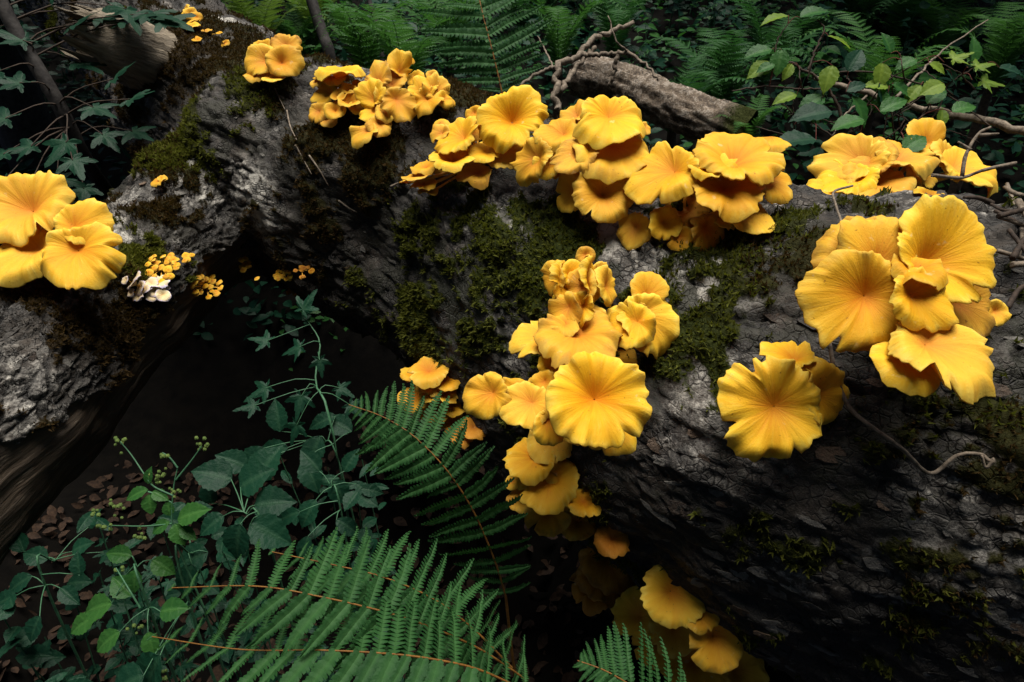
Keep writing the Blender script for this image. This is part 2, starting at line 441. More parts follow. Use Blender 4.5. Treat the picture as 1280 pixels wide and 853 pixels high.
def bark_tube(ctrl, nr, ths, stretch=.42, cell=24., seed=0, wood=None):
    P, rad, T, D, t = smooth_tube(ctrl, nr, ths)
    nt_ = len(ths)
    B = (P[:, None] + rad[:, None, None] * D).reshape(-1, 3)
    N = D.reshape(-1, 3)
    TT = np.repeat(T, nt_, 0)
    tt = np.repeat(t, nt_)
    loc = np.concatenate([tt[:, None] * stretch, (D * rad[:, None, None] @ np.stack([UP, FW, RT], 1)).reshape(-1, 3)[:, :2] * 1.0 + 0], 1)
    loc[:, 1:] = np.stack([(rad[:, None] * np.cos(ths)[None]).ravel(), (rad[:, None] * np.sin(ths)[None]).ravel()], 1)
    disp = .075 * (fbm(B * 2.6, 3, seed) - .5) + .05 * (fbm(B * 7, 3, seed + 9) - .5)
    for b in BUMPS:
        c, n = hit(b[0], b[1])
        if c is not None: disp += b[3] * np.exp(-((B - c) ** 2).sum(1) / b[2] ** 2)
    warp = loc + .022 * np.stack([fbm(B * 14, 2, seed + 20 + i) - .5 for i in range(3)], 1)
    f1_, f2_, cid = voronoi(warp * cell, seed + 40)
    e1 = f2_ - f1_
    g1_, g2_, cid2 = voronoi((warp * np.array([1.1, 1, 1])) * cell * 2.3, seed + 60)
    e2 = g2_ - g1_
    moss = near(B, MOSSP, 3)
    brown = np.zeros(len(B)); wsum = np.zeros(len(B)) + 1e-6
    for s in MOSSP:
        c, n = hit(s[0], s[1])
        if c is None: continue
        w = np.exp(-((B - c) ** 2).sum(1) / (s[2] * 1.3) ** 2); brown += w * s[4]; wsum += w
    brown = brown / wsum
    mn = fbm(B * 9, 4, seed + 80)
    moss = np.clip(moss * .95 + (mn - .5) * 2.6 + (fbm(B * 26, 3, seed + 81) - .5) * 1.3 - .03 + .12 * np.clip(N[:, 2], -1, 1), 0, 1)
    pres = sstep(.36, .56, fbm(B * 6.5, 3, seed + 70)); pres2 = sstep(.4, .6, fbm(B * 11, 3, seed + 71))
    if ctrl is LIMB: pres, pres2 = .35 + .65 * pres, .4 + .6 * pres2
    c1_ = (1 - sstep(.0, .16, e1)) * (.25 + .75 * pres); c2_ = (1 - sstep(.0, .18, e2)) * (.15 + .85 * pres2)
    crack = np.clip(c1_ + .7 * c2_, 0, 1)
    side = sstep(.25, -.45, N[:, 2])
    ridge = 1 - np.abs(2 * fbm(np.concatenate([loc[:, :1] * 13, loc[:, 1:] * 32], 1), 4, seed + 74) - 1)
    film = near(B, [(m_[0], m_[1], m_[2] * 1.9, m_[3]) for m_ in MOSSP], 3) * .75 + (fbm(B * 16, 4, seed + 83) - .5) * 1.7 + .10 - near(B, LICHP, 3) * 1.1
    mfine = (fbm(B * 75, 3, seed + 84) - .5) * 1.5
    moss = np.clip(moss + mfine * sstep(.02, .4, moss) * sstep(1.0, .6, moss), 0, 1)
    smoothm = 1 - .75 * sstep(.4, .7, moss)
    plate = (.007 + .008 * pres) * (cid - .5) + .008 * pres2 * (cid2 - .5) + .012 * (fbm(B * 42, 4, seed + 5, .62) - .5)
    disp += smoothm * (plate - .009 * c1_ - .006 * c2_ + (.008 + .03 * side) * (ridge - .7))
    crack = np.clip(crack + side * sstep(.72, .5, ridge) * .6, 0, 1)
    disp += .026 * sstep(.35, .8, moss) * fbm(B * 38, 3, seed + 7)
    lich = .22 + (.13 if ctrl is LIMB else 0) + near(B, LICHP, 3) * 1.35 + (fbm(B * 5.5, 3, seed + 90) - .5) * 1.1 - .22 * side + (cid2 - .5) * .22 + .12 * N[:, 2]
    at = dict(moss=moss, lich=np.clip(lich, 0, 1.2), crack=crack, film=np.clip(film, 0, 1), hue=np.clip(brown + (vnoise(B * 4, 6) - .5) * .7, 0, 1), cell=cid)
    V = B + N * disp[:, None]
    return V, N, TT, at, (nr, nt_), B, D, t, rad

log = thing('fallen_log', 'huge mossy grey fallen log with a side limb, covered in yellow mushrooms', 'log', tuple(W(640, 330, 1.9) * np.array([1, 1, 0])))
LOC = np.array(log.location)
ths = theta_set(330, -75, 165, 40)
V, N, TT, at, shp, _, _, _, _ = bark_tube(MAIN, 760, ths, seed=1)
trunk_V, trunk_N, trunk_T, trunk_at = V, N, TT, at
trunk = link('trunk', npmesh('trunk', V - LOC, grid_faces(*shp, True), [BARK], at), log)

# limb: bark above, bare wood below a ragged bark edge
ths2 = theta_set(260, -80, 190, 24)
V, N, TT, at, shp, B, D, t, rad = bark_tube(LIMB, 380, ths2, seed=3, cell=30.)
th_full = np.repeat(ths2[None], shp[0], 0).ravel()
s_full = np.repeat(t, shp[1])
edge = R(78) + .35 * (fbm(np.stack([s_full * 7, s_full * 0, s_full * 0 + 3], -1), 4, 31) - .5) * 2 + .1 * (fbm(np.stack([s_full * 40, th_full * 0, th_full * 0], -1), 2, 33) - .5)
woodm = sstep(-.02, .02, th_full - edge)
gr = np.stack([s_full * 4.5, th_full * 9 + .25 * np.sin(s_full * 6), rad.repeat(shp[1]) * 0 + 1.0], -1)
wr = (fbm(np.stack([s_full * 2, th_full * 9, 0 * s_full], -1), 4, 35) - .5) * .016 + (fbm(B * 5, 3, 36) - .5) * .07
Vb = B + N * (wr - .028)[:, None]
Vl = V * (1 - woodm[:, None]) + Vb * woodm[:, None]
Fq = grid_faces(*shp, True)
fm = woodm[Fq].mean(1) > .5
at['grain'] = gr
def submesh(name, V, F, mats, at):
    u, inv = np.unique(F, return_inverse=True)
    return npmesh(name, V[u], inv.reshape(F.shape), mats, {k: v[u] for k, v in at.items()})
limb = link('limb', submesh('limb', Vl - LOC, Fq[~fm], [BARK], at), log)
bare = link('bare_wood', submesh('bare_wood', Vl - LOC, Fq[fm], [WOOD], at), limb)
bare['label'] = 'smooth brown bark-less underside of the limb'
limb_V, limb_N, limb_T, limb_at, limb_w = Vl, N, TT, at, woodm
trunk['label'] = 'thick main trunk with cracked grey bark and moss'
limb['label'] = 'side limb of the log running left with crackled grey bark'

def sub_quads(V, shp, a, b):
    G = V.reshape(*shp, 3)[::a, ::b]
    return G.reshape(-1, 3), grid_faces(G.shape[0], G.shape[1], True)
q1, g1 = sub_quads(trunk_V, (760, len(ths)), 4, 3); q2, g2 = sub_quads(Vl, shp, 3, 3)
BVH = BVHTree.FromPolygons([tuple(v) for v in np.vstack([q1, q2])], [tuple(int(i) for i in f) for f in np.vstack([g1, g2 + len(q1)])])

# moss tufts (uncountable: joined)
def tufts(name, V, N, mask, count, h, mt, parent, sel, k=4):
    idx = np.where(mask)[0]
    if len(idx) == 0: return
    idx = rng.choice(idx, count)
    P = V[idx] + rng.normal(0, .003, (count, 3)); Nn = N[idx]
    verts, faces = [], []
    Vs = np.zeros((count, k, 3, 3))
    for j in range(k):
        d = nrm(Nn * .8 + rng.normal(0, .55, (count, 3)) + np.array([0, 0, .25]))
        s = nrm(np.cross(d, rng.normal(0, 1, (count, 3))))
        hh = (h * (.3 + 1.1 * rng.random((count, 1)) ** 1.5))
        w = hh * .22
        b = P - Nn * .002
        Vs[:, j, 0] = b - s * w; Vs[:, j, 1] = b + s * w; Vs[:, j, 2] = b + d * hh
    Vx = Vs.reshape(-1, 3)
    o = link(name, npmesh(name, Vx - LOC, np.arange(len(Vx)).reshape(-1, 3), [mt], smooth=False), parent)
    o['kind'] = 'stuff'
front = lambda V, N: ((CAMV - V) * N).sum(1) > -.15
for (VV, NN, AA, par, cnt) in ((trunk_V, trunk_N, trunk_at, trunk, 26000), (limb_V, limb_N, limb_at, limb, 7000)):
    fr = front(VV, NN)
    if VV is limb_V: fr = fr & (limb_w < .1)
    tufts('moss', VV, NN, fr & (AA['moss'] > .45) & (AA['hue'] < .55), cnt, .0115, MOSSM, par, None)
    tufts('brown_moss', VV, NN, fr & (AA['moss'] > .45) & (AA['hue'] >= .45), cnt, .0095, MOSSBR, par, None)

# bark flakes: loose plates standing a little proud of the bark
def flake_mesh(seed):
    r_ = np.random.default_rng(seed)
    n = 9
    a = np.sort(np.linspace(0, 2 * math.pi, n, endpoint=False) + r_.normal(0, .18, n))
    rr = 1 + r_.normal(0, .22, n)
    o = np.stack([np.cos(a) * rr * 1.0, np.sin(a) * rr * .55, r_.normal(0, .05, n)], 1)
    up = o.copy(); up[:, 2] += .10 + .14 * o[:, 1]
    mid = up * .55; mid[:, 2] = up[:, 2] + .03 + r_.normal(0, .04, n)
    V = np.vstack([o * [1, 1, 1] - [0, 0, .12], up, mid, [[0, 0, .12]]])
    F = []
    for i in range(n):
        j = (i + 1) % n
        F += [[i, j, n + j], [i, n + j, n + i], [n + i, n + j, 2 * n + j], [n + i, 2 * n + j, 2 * n + i], [2 * n + i, 2 * n + j, 3 * n]]
    return V, F
def flake_material(name, c0, c1):
    m, nt, out = mat(name); g = NT(nt)
    pos = g.n('ShaderNodeNewGeometry').outputs['Position']; rnd = g.n('ShaderNodeObjectInfo').outputs['Random']
    n = g.noise(pos, 70, 6, .7); n2 = g.noise(pos, 260, 4, .6)
    f = g.ramp(g.math('ADD', g.math('MULTIPLY', rnd, .45), g.math('MULTIPLY', n, .75)), [(.36, 0), (.8, 1)])
    p = g.n('ShaderNodeBsdfPrincipled', Base__Color=g.mix(f, c4(*c0), c4(*c1)), Roughness=.62, Normal=g.bump(g.math('ADD', n, n2), .9, .006))
    nt.links.new(p.outputs[0], out.inputs[0]); return m
FLAKE = flake_material('bark_flake', (.016, .013, .011), (.15, .14, .125))
FLAKEBR = flake_material('brown_bark_flake', (.02, .013, .009), (.13, .085, .055))
fl_meshes = [npmesh('bark_flake', *flake_mesh(s), [FLAKE if s < 6 else FLAKEBR], smooth=False) for s in range(8)]
def flakes(VV, NN, TTv, mask, count, size, parent, mesh_ids):
    idx = rng.choice(np.where(mask)[0], count, replace=False)
    for i in idx:
        n = NN[i] + rng.normal(0, .12, 3); n /= np.linalg.norm(n)
        t_ = TTv[i] - n * np.dot(TTv[i], n) + rng.normal(0, .12, 3); t_ -= n * np.dot(t_, n); t_ /= np.linalg.norm(t_)
        b = np.cross(n, t_)
        if b[2] > 0: b, t_ = -b, -t_        # the lifted long edge points downhill
        s = size * (.5 + random.random())
        o = link('bark_flake', fl_meshes[random.choice(mesh_ids)], parent)
        M = Matrix(((t_[0], b[0], n[0], 0), (t_[1], b[1], n[1], 0), (t_[2], b[2], n[2], 0), (0, 0, 0, 1)))
        p = VV[i] - LOC
        o.matrix_basis = Matrix.Translation(p) @ M @ Matrix.Diagonal((s, s * random.uniform(.6, 1.1), s * random.uniform(.3, .55), 1))
vis = front(trunk_V, trunk_N) & (trunk_at['moss'] < .35)
dist_ = ((trunk_V - W(1120, 680, 1.1)) ** 2).sum(1)
flakes(trunk_V, trunk_N, trunk_T, vis & (dist_ < .45 ** 2), 150, .021, trunk, [0, 1, 2, 3, 4, 5, 6, 7])
flakes(trunk_V, trunk_N, trunk_T, vis & (dist_ >= .45 ** 2), 130, .016, trunk, [0, 1, 2, 3, 4, 5])
vl = front(limb_V, limb_N) & (limb_at['moss'] < .35) & (limb_w < .1)
flakes(limb_V, limb_N, limb_T, vl, 170, .014, limb, [0, 1, 2, 3, 4, 5, 7])

# ------------------------------------------------------------------ mushrooms
def per_noise(th, r_, ks, amp=1.0, decay=1.0):
    o = np.zeros_like(th)
    for k in ks:
        o += np.sin(k * th + r_.uniform(0, 6.283)) * r_.normal(0, 1) / k ** decay
    return amp * o
def cap_geometry(C, Nv, E, a, ecc=0., ruf=.08, fun=.25, cup=.05, curl=.08, lob=.06, notch=0, seed=0, nr=13, nth=72):
    """top sheet and gill sheet of a funnel cap; C outline centre, Nv facing, E in-plane direction of the attachment"""
    r_ = np.random.default_rng(seed)
    E = nrm(E - Nv * np.dot(E, Nv)); Bv = np.cross(Nv, E)
    th = np.linspace(0, 2 * math.pi, nth, endpoint=False)
    Ro = -ecc * a * np.cos(th) + np.sqrt(a * a - (ecc * a * np.sin(th)) ** 2)
    Ro *= 1 + per_noise(th, r_, range(2, 8), lob, .6) * .52 + per_noise(th, r_, range(9, 34), lob * .4, .3) * .5
    for _ in range(notch):
        t0 = r_.uniform(0, 6.283); d = np.angle(np.exp(1j * (th - t0)))
        Ro *= 1 - r_.uniform(.12, .38) * np.exp(-(d / r_.uniform(.04, .09)) ** 2)
    Ro = np.clip(Ro, .12 * a, 2.2 * a)
    rho = np.linspace(0, 1, nr) ** .85
    rho[0] = .015
    w1 = per_noise(th, r_, (2, 3, 4, 5), ruf * .62, .45); w2 = per_noise(th, r_, (6, 7, 8, 9, 11, 13, 15, 17), ruf * .36, .25)
    tw = per_noise(th, r_, (2, 3, 5, 7), .06, .3)
    def height(rh):
        r = rh[:, None] * Ro[None]
        z = -fun * a * np.exp(-(r / (.34 * a)) ** 1.5) + cup * a * rh[:, None] ** 2
        z = z - curl * np.minimum(a, Ro)[None] * np.clip((rh[:, None] - .72) / .28, 0, 1) ** 2 * (1 + .8 * np.sin(3 * th + seed)[None])
        sc_ = np.clip(Ro / a, .15, 1.25)[None]
        z = z + a * sc_ * (w1[None] * rh[:, None] ** 1.8 + w2[None] * rh[:, None] ** 3.2)
        z = z + a * .012 * np.sin(th * 31 + seed)[None] * rh[:, None] ** 2
        return r, z
    r, z = height(rho)
    thh = th[None] + tw[None] * rho[:, None] ** 2
    O = C + E * (ecc * a) * .98
    def place(r, z, tq): return O + (r * np.cos(tq))[..., None] * E + (r * np.sin(tq))[..., None] * Bv + z[..., None] * Nv
    # rolled, fleshy rim
    r = np.vstack([r, r[-1:] + .012 * a, r[-1:] - .02 * a]); z = np.vstack([z, z[-1:] - .02 * a, z[-1:] - .05 * a])
    thh = np.vstack([thh, thh[-1:], thh[-1:]]); rho = np.concatenate([rho, [1.02, 1.05]])
    top = place(r, z, thh)
    pol = np.stack([np.cos(th)[None] + 0 * r, np.sin(th)[None] + 0 * r, rho[:, None] * .22 + 0 * r + seed * 3.7], -1)
    # gills: same rim, thicker towards the middle
    rho2 = np.linspace(.12, 1, max(7, nr - 4))
    r2, z2 = height(rho2)
    z2 = z2 - a * (.05 + .05 * (1 - rho2[:, None]) + .16 * np.clip(1 - rho2[:, None] / .5, 0, 1) ** 2)
    z2 += a * .010 * np.where(np.arange(nth) % 2 == 0, 1, -1)[None] * np.clip(1 - np.abs(rho2[:, None] - .6) / .4, 0, 1)
    z2[-1] = height(np.array([1.0]))[1][0] - .05 * a; r2[-1] -= .02 * a
    und = place(r2, z2, th[None] + tw[None] * rho2[:, None] ** 2)
    pol2 = np.stack([np.cos(th)[None] * 3 + 0 * r2, np.sin(th)[None] * 3 + 0 * r2, rho2[:, None] * .1 + 0 * r2], -1)
    neck = O - Nv * a * (fun + .20)
    return (top, pol, np.repeat(rho[:, None], nth, 1)), (und, pol2, np.repeat(rho2[:, None], nth, 1)), neck
CL_N = [0]
def cluster(label, base, caps, o0=.02, o1=.09, mt=None, group=None, ruf=1.0, res=1.0, depth=None, name='mushroom_cluster', gmt=None, stem=True, surf=True, fillers=.45):
    """caps from back to front: (px, py, width px, nx, ny, ecc, attach angle in the picture, ruffle, funnel, cup)"""
    CL_N[0] += 1
    bp, bn = hit(*base)
    if bp is None or depth is not None: bp = W(base[0], base[1], depth or 1.8)
    d0 = depth_of(bp)
    root = thing(name, label, 'mushroom', tuple(bp), group)
    if fillers:
        r_ = np.random.default_rng(CL_N[0] + 77)
        ex = []
        for q in range(int(len(caps) * fillers)):
            c0 = caps[r_.integers(len(caps))]
            w_ = c0[2] * r_.uniform(.35, .6); a_ = r_.uniform(0, 6.283)
            ex.append((c0[0] + math.cos(a_) * c0[2] * .42, c0[1] + math.sin(a_) * c0[2] * .36 * (1 - .5 * abs(c0[4])), w_, c0[3] * .5 + r_.normal(0, .25), float(np.clip(c0[4] + r_.normal(.1, .2), -.1, .85)), .2, r_.uniform(0, 360), *((.09, .3, .12) if q % 2 else (.03, -.1, -.22))))
        caps = ex + list(caps)
    n = len(caps)
    for i, c in enumerate(caps):
        px, py, w, nx, ny = c[:5]
        ecc = c[5] if len(c) > 5 else .15
        ang = c[6] if len(c) > 6 else 90
        rf = (c[7] if len(c) > 7 else .075) * 1.3 * ruf
        fun = c[8] if len(c) > 8 else .22
        cup = c[9] if len(c) > 9 else .08
        off = o0 + (o1 - o0) * (i / max(1, n - 1))
        d = d0 - off
        if surf:
            hp, _ = hit(px, py)
            if hp is not None: d = min(d, depth_of(hp) - .012 - .2 * w * d0 / FPX)
        a = .5 * w * d / FPX
        C = W(px, py, d)
        Nv = cam_vec(nx, ny)
        E = math.cos(R(ang)) * RT + math.sin(R(ang)) * UP
        seed = CL_N[0] * 37 + i
        nth = int(np.clip(a / .07 * 84 * res, 20, 96)); nth += nth % 2
        nr = int(np.clip(a / .07 * 14 * res, 6, 15))
        (top, pol, rad), (und, pol2, rad2), neck = cap_geometry(C, Nv, E, a, ecc, rf, fun, cup, .10 + .12 * random.random(), (.055 + .05 * random.random()) if nth > 30 else .03, (1 + seed % 3) if a > .02 else 0, seed, nr, nth)
        m = mt or CAP
        F = grid_faces(*top.shape[:2], True)[:, ::-1]
        o = link('cap', npmesh('cap', top.reshape(-1, 3) - bp, F, [m], dict(polar=pol.reshape(-1, 3), rad=rad.ravel())), root)
        F = grid_faces(*und.shape[:2], True)
        link('gills', npmesh('gills', und.reshape(-1, 3) - bp, F, [gmt or GILL], dict(polar=pol2.reshape(-1, 3), rad=rad2.ravel())), o)
        if stem:
            b2 = bp + (C - bp) * .25 - FW * 0
            mid = neck * .45 + b2 * .55
            V_, F_ = tube(np.array([neck + Nv * a * .04, mid, b2, bp + (b2 - bp) * .1 + FW * .02]), np.array([.12, .11, .11, .10]) * a, 10, 9, .04)
            link('stem', npmesh('stem', V_ - bp, F_, [STEM]), o)
    return root

cluster('large yellow mushroom cluster of four broad funnels on the limb end', (75, 345), [
    (28, 258, 112, .05, .42, .1, 90, .09, .34, .16), (104, 276, 64, .25, .35, .4, 215, .10, .2), (28, 316, 86, -.1, .5, .4, 60, .09, .25), (101, 318, 96, .15, .38, .35, 130, .09, .28)], .03, .1)
cluster('neat yellow mushroom group crowning the far mossy bend of the log', (338, 103), [
    (328, 60, 28, -.1, .2), (357, 57, 40, .1, .3), (321, 92, 34, -.1, .6, .3, 60), (324, 75, 46, -.2, .2, .4, 0, .05, .3), (342, 97, 30, 0, .8), (355, 75, 46, .1, .15, .2, 180, .05, .36)], .0, .07)
cluster('cluster of small crowded yellow caps under one flat round cap', (428, 130), [
    (447, 105, 13, .3, .3), (415, 97, 44, 0, .88), (398, 101, 24, -.3, .6), (405, 116, 40, -.4, .3, .3, 0), (424, 87, 60, 0, .86, .1, 90, .05, .3), (397, 140, 30, -.3, .2), (409, 148, 26, -.1, .3),
    (436, 112, 20, .1, .5, .1, 0, .05, .5, .3), (445, 134, 20, .3, .3), (424, 120, 22, -.1, .5, .1, 0, .05, .5, .3), (437, 126, 30, .1, .5, .1, 90, .05, .5, .3), (418, 137, 27, 0, .25, .1, 90, .03, .45)], .0, .08)
cluster('tall ragged yellow mushroom cluster with folded upright fans', (478, 150), [
    (501, 80, 34, .6, .1, .6, 265, .16), (490, 98, 36, .1, .3, .4, 270, .14), (472, 94, 40, -.4, .2, .5, 270, .14), (484, 122, 34, .5, .1, .5, 250, .14), (462, 115, 42, -.3, .1, .5, 300, .10),
    (461, 141, 30, -.2, .5, .4, 30, .12), (500, 130, 46, .3, .15, .4, 120, .12), (482, 140, 28, .1, .3, .3, 90, .16), (474, 157, 32, .2, .3, .4, 90, .16), (454, 167, 38, -.3, .45, .5, 60, .12)], .0, .08, ruf=1.1)
cluster('lumpy yellow mushroom cluster with white patches beside the ragged fans', (532, 133), [
    (519, 98, 24, -.3, .3), (540, 94, 16, 0, .2), (549, 106, 24, .4, .2), (528, 110, 38, -.1, .3, .3, 270, .16), (544, 108, 36, .2, .2, .4, 270, .16), (556, 124, 24, .5, .3), (533, 126, 42, 0, .35, .3, 90, .18)], .0, .07, ruf=1.2)
cluster('long yellow mushroom cluster topped by one big round trumpet cap', (600, 205), [
    (592, 142, 24, -.3, .2), (535, 238, 26, 0, .85), (529, 229, 34, -.1, .8), (531, 208, 36, -.1, .8), (522, 220, 38, -.1, .9), (549, 166, 28, -.4, .4, .2, 0, .15), (590, 166, 30, .1, .4), (632, 190, 56, 0, .4, .4, 90),
    (592, 217, 46, -.1, .62, .4, 60, .12), (570, 168, 66, -.45, .52, .3, 330, .1), (605, 190, 40, .1, .6, .3, 60, .12), (565, 196, 58, -.05, .72, .1, 90, .10, .35), (640, 146, 86, 0, .2, .05, 90, .045, .42, .1)], .0, .11)
cluster('heaped yellow mushroom cluster with a dark-eyed round cap at its foot', (735, 220), [
    (718, 140, 40, -.5, .5, .3, 300, .15), (806, 160, 20, .4, .3), (662, 200, 62, -.72, .1, .3, 0), (695, 165, 58, -.2, .55, .3, 0), (684, 205, 42, -.5, .2, .3, 20), (712, 240, 52, -.6, 0, .3, 0),
    (765, 206, 46, 0, .8), (766, 186, 102, .05, .55, .35, 90, .10), (765, 148, 90, .1, .5, .3, 90, .11), (718, 195, 58, -.2, .4, .35, 50, .09), (755, 240, 78, 0, .12, .05, 90, .04, .42)], .0, .12)
cluster('tiered yellow mushroom cluster with folded petals and small lobes beneath', (885, 255), [
    (858, 262, 52, -.1, .3), (792, 288, 46, -.5, 0, .3, 60), (850, 298, 34, -.1, .0), (866, 285, 26, .5, 0, .3, 90), (905, 272, 40, 0, .7), (885, 293, 52, .35, -.1, .4, 90), (832, 279, 44, .1, .1, .1, 90, .05, .4),
    (825, 215, 98, -.42, .5, .35, 10, .08), (965, 227, 62, .35, .4, .4, 160, .06), (938, 268, 68, .2, .6, .4, 120, .08), (925, 193, 112, .05, .66, .2, 230, .07), (890, 206, 60, -.1, .74, .2, 270), (912, 236, 92, 0, .55, .3, 100, .10, .3)], .0, .13)
cluster('spreading yellow mushroom cluster with dead twigs lying across it', (1110, 240), [
    (1158, 168, 50, .1, .25, .4, 270), (1188, 200, 60, .5, .35), (1212, 208, 84, .2, .62, .5, 190, .08), (1150, 218, 44, .2, .5), (1062, 197, 84, -.4, .45, .4, 330, .08), (1130, 191, 80, .1, .72, .3, 230, .06), (1088, 196, 60, -.45, .5, .4, 300),
    (1162, 242, 36, .1, .8), (1057, 222, 74, -.3, .68, .3, 10), (1034, 236, 58, -.2, .7, .4, 20), (1095, 226, 90, 0, .68, .3, 60, .09, .3)], .0, .11)
cluster('biggest yellow mushroom cluster with broad shell-like funnels over a pale shelf', (1145, 395), [
    (1212, 383, 84, .2, .15, .3, 150, .05), (1072, 320, 104, -.3, .25, .3, 320, .05), (1098, 308, 96, -.1, .25, .4, 270, .05), (1180, 316, 136, .12, .2, .25, 215, .05, .35, .2), (1067, 377, 130, -.12, .06, .35, 25, .045, .30, .12),
    (1150, 336, 66, 0, .75, .2, 90, .12), (1157, 375, 86, .1, .3, .4, 140, .09, .2), (1135, 452, 84, -.1, .66, .4, 60, .07, .15), (1185, 440, 128, .06, .66, .4, 120, .06, .16)], .01, .18)
cluster('single deeply pleated round yellow mushroom with a small companion', (995, 500), [
    (986, 441, 62, -.05, .82, .3, 300, .08), (1034, 493, 84, .5, .05, .3, 180, .10, .3), (965, 512, 130, -.1, .03, .12, 20, .075, .26, .04)], .02, .08)
cluster('upright frilly yellow mushroom cluster of pinched vertical folds', (738, 375), [
    (732, 320, 25, 0, .0), (752, 342, 30, .4, .1, .3, 180, .15), (690, 347, 46, -.85, .1, .2, 0), (718, 342, 36, .4, .1, .3, 200, .16), (704, 352, 52, .8, .1, .2, 0, .1), (759, 357, 50, .82, .1, .2, 0, .1), (722, 358, 54, -.7, .15, .2, 0, .1), (740, 350, 64, .92, .05, .2, 180, .1),
    (735, 396, 44, .1, .3, .3, 90, .15), (704, 388, 48, -.6, .05, .3, 30, .12), (722, 386, 46, -.55, .1, .3, 30, .14)], .02, .10)
cluster('fanned yellow mushroom group with a white stalk beside the frilly folds', (800, 385), [
    (812, 361, 50, .2, .25, .4, 250, .09), (812, 404, 82, .3, .2, .4, 130, .08), (789, 406, 62, -.3, .3, .3, 40, .10)], .03, .09)
cluster('wide wavy yellow mushroom shelf beneath the frilly folds', (735, 425), [
    (738, 447, 118, .05, .82, .3, 90, .05), (668, 423, 66, -.15, .72, .5, 20, .10), (705, 405, 40, 0, .7), (724, 420, 106, 0, .7, .3, 90, .10, .25)], .03, .12)
cluster('great ruffled yellow mushroom bowl with small ragged caps trailing beside it', (735, 480), [
    (694, 458, 46, -.3, .2), (680, 478, 34, -.3, .3), (722, 538, 38, 0, .3), (768, 540, 60, .2, .35, .3, 100), (642, 490, 44, -.1, .4, .3, 0, .14), (607, 495, 60, -.25, .2, .3, 30, .14), (657, 506, 66, -.1, .5, .3, 40, .13), (688, 534, 46, .3, .1, .4, 100, .12),
    (747, 499, 128, .02, .38, .12, 90, .12, .42, .12)], .06, .22)
cluster('small tiered stack of yellow shelf mushrooms in the dark hollow', (548, 492), [
    (545, 510, 44, 0, .6), (566, 504, 38, .2, .6), (518, 497, 44, -.2, .6), (548, 488, 52, 0, .82), (540, 478, 44, 0, .8), (558, 475, 38, .1, .75), (535, 463, 52, 0, .8)], .02, .09, mt=CAP)
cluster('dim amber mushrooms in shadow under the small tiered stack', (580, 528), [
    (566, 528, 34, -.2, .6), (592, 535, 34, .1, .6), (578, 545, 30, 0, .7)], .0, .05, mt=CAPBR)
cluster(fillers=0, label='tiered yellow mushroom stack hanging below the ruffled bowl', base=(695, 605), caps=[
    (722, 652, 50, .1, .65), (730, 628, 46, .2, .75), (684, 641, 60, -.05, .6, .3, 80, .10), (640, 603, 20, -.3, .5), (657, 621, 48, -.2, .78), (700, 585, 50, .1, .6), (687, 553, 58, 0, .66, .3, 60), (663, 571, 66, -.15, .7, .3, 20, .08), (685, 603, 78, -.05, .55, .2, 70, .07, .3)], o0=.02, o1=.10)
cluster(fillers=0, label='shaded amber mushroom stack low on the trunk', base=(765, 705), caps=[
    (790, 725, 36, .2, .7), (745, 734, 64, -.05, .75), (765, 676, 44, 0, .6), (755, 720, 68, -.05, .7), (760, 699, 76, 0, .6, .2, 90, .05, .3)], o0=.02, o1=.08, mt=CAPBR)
cluster(fillers=0, label='freckled yellow mushroom cluster at the foot of the trunk by a fern tip', base=(865, 795), caps=[
    (875, 768, 48, .1, .6), (792, 766, 58, -.45, .35, .3, 330), (818, 780, 40, -.4, .2), (818, 806, 56, -.2, .5), (925, 842, 76, .1, .5, .2, 120, .05), (868, 832, 84, 0, .6, .2, 90), (843, 789, 62, 0, .35, .2, 90, .05), (843, 742, 82, .1, .45, .1, 90, .045, .35), (897, 798, 78, .12, .3, .05, 90, .035, .4)], o0=.19, o1=.28)

def tiny(label, base, rx, ry, n, size, mt=None, seed=0, off=.045, tall=1.0, angle=None):
    r_ = np.random.default_rng(seed + 500)
    caps = []
    for i in range(n):
        t, q = r_.uniform(0, 6.283), math.sqrt(r_.uniform(0, 1))
        caps.append((base[0] + rx * q * math.cos(t), base[1] - ry * q * math.sin(t), size * r_.uniform(.7, 1.25), r_.normal(0, .2), r_.uniform(.35, .75), 0, 90, .03, -.12, -.12))
    caps.sort(key=lambda c: c[1])
    return cluster(label, base, caps, .0, off, mt, res=.8, fillers=0)
tiny('tuft of tiny yellow button mushrooms above the pale lobed ones on the limb', (203, 334), 21, 17, 30, 9, seed=1)
tiny('tuft of tiny yellow mushrooms above the bark-less wood of the limb', (258, 358), 19, 14, 30, 8, seed=2)
tiny('few tiny yellow mushrooms high on the limb between two tufts', (236, 322), 7, 5, 7, 8, seed=3)
tiny('pair of tiny orange mushrooms beside a bark crack near the fork', (303, 330), 7, 9, 9, 8, seed=4)
tiny('lone tiny orange mushroom hanging by a root near the fork', (320, 347), 1, 1, 1, 11, seed=5)
tiny('slanting row of tiny yellow mushrooms at the dark edge of the fork', (356, 343), 12, 8, 14, 7.5, seed=6)
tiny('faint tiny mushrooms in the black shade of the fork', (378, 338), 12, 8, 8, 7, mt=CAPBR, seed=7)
tiny('three faint tiny mushrooms lowest in the shade of the fork', (368, 364), 8, 5, 3, 8, mt=CAPBR, seed=8)
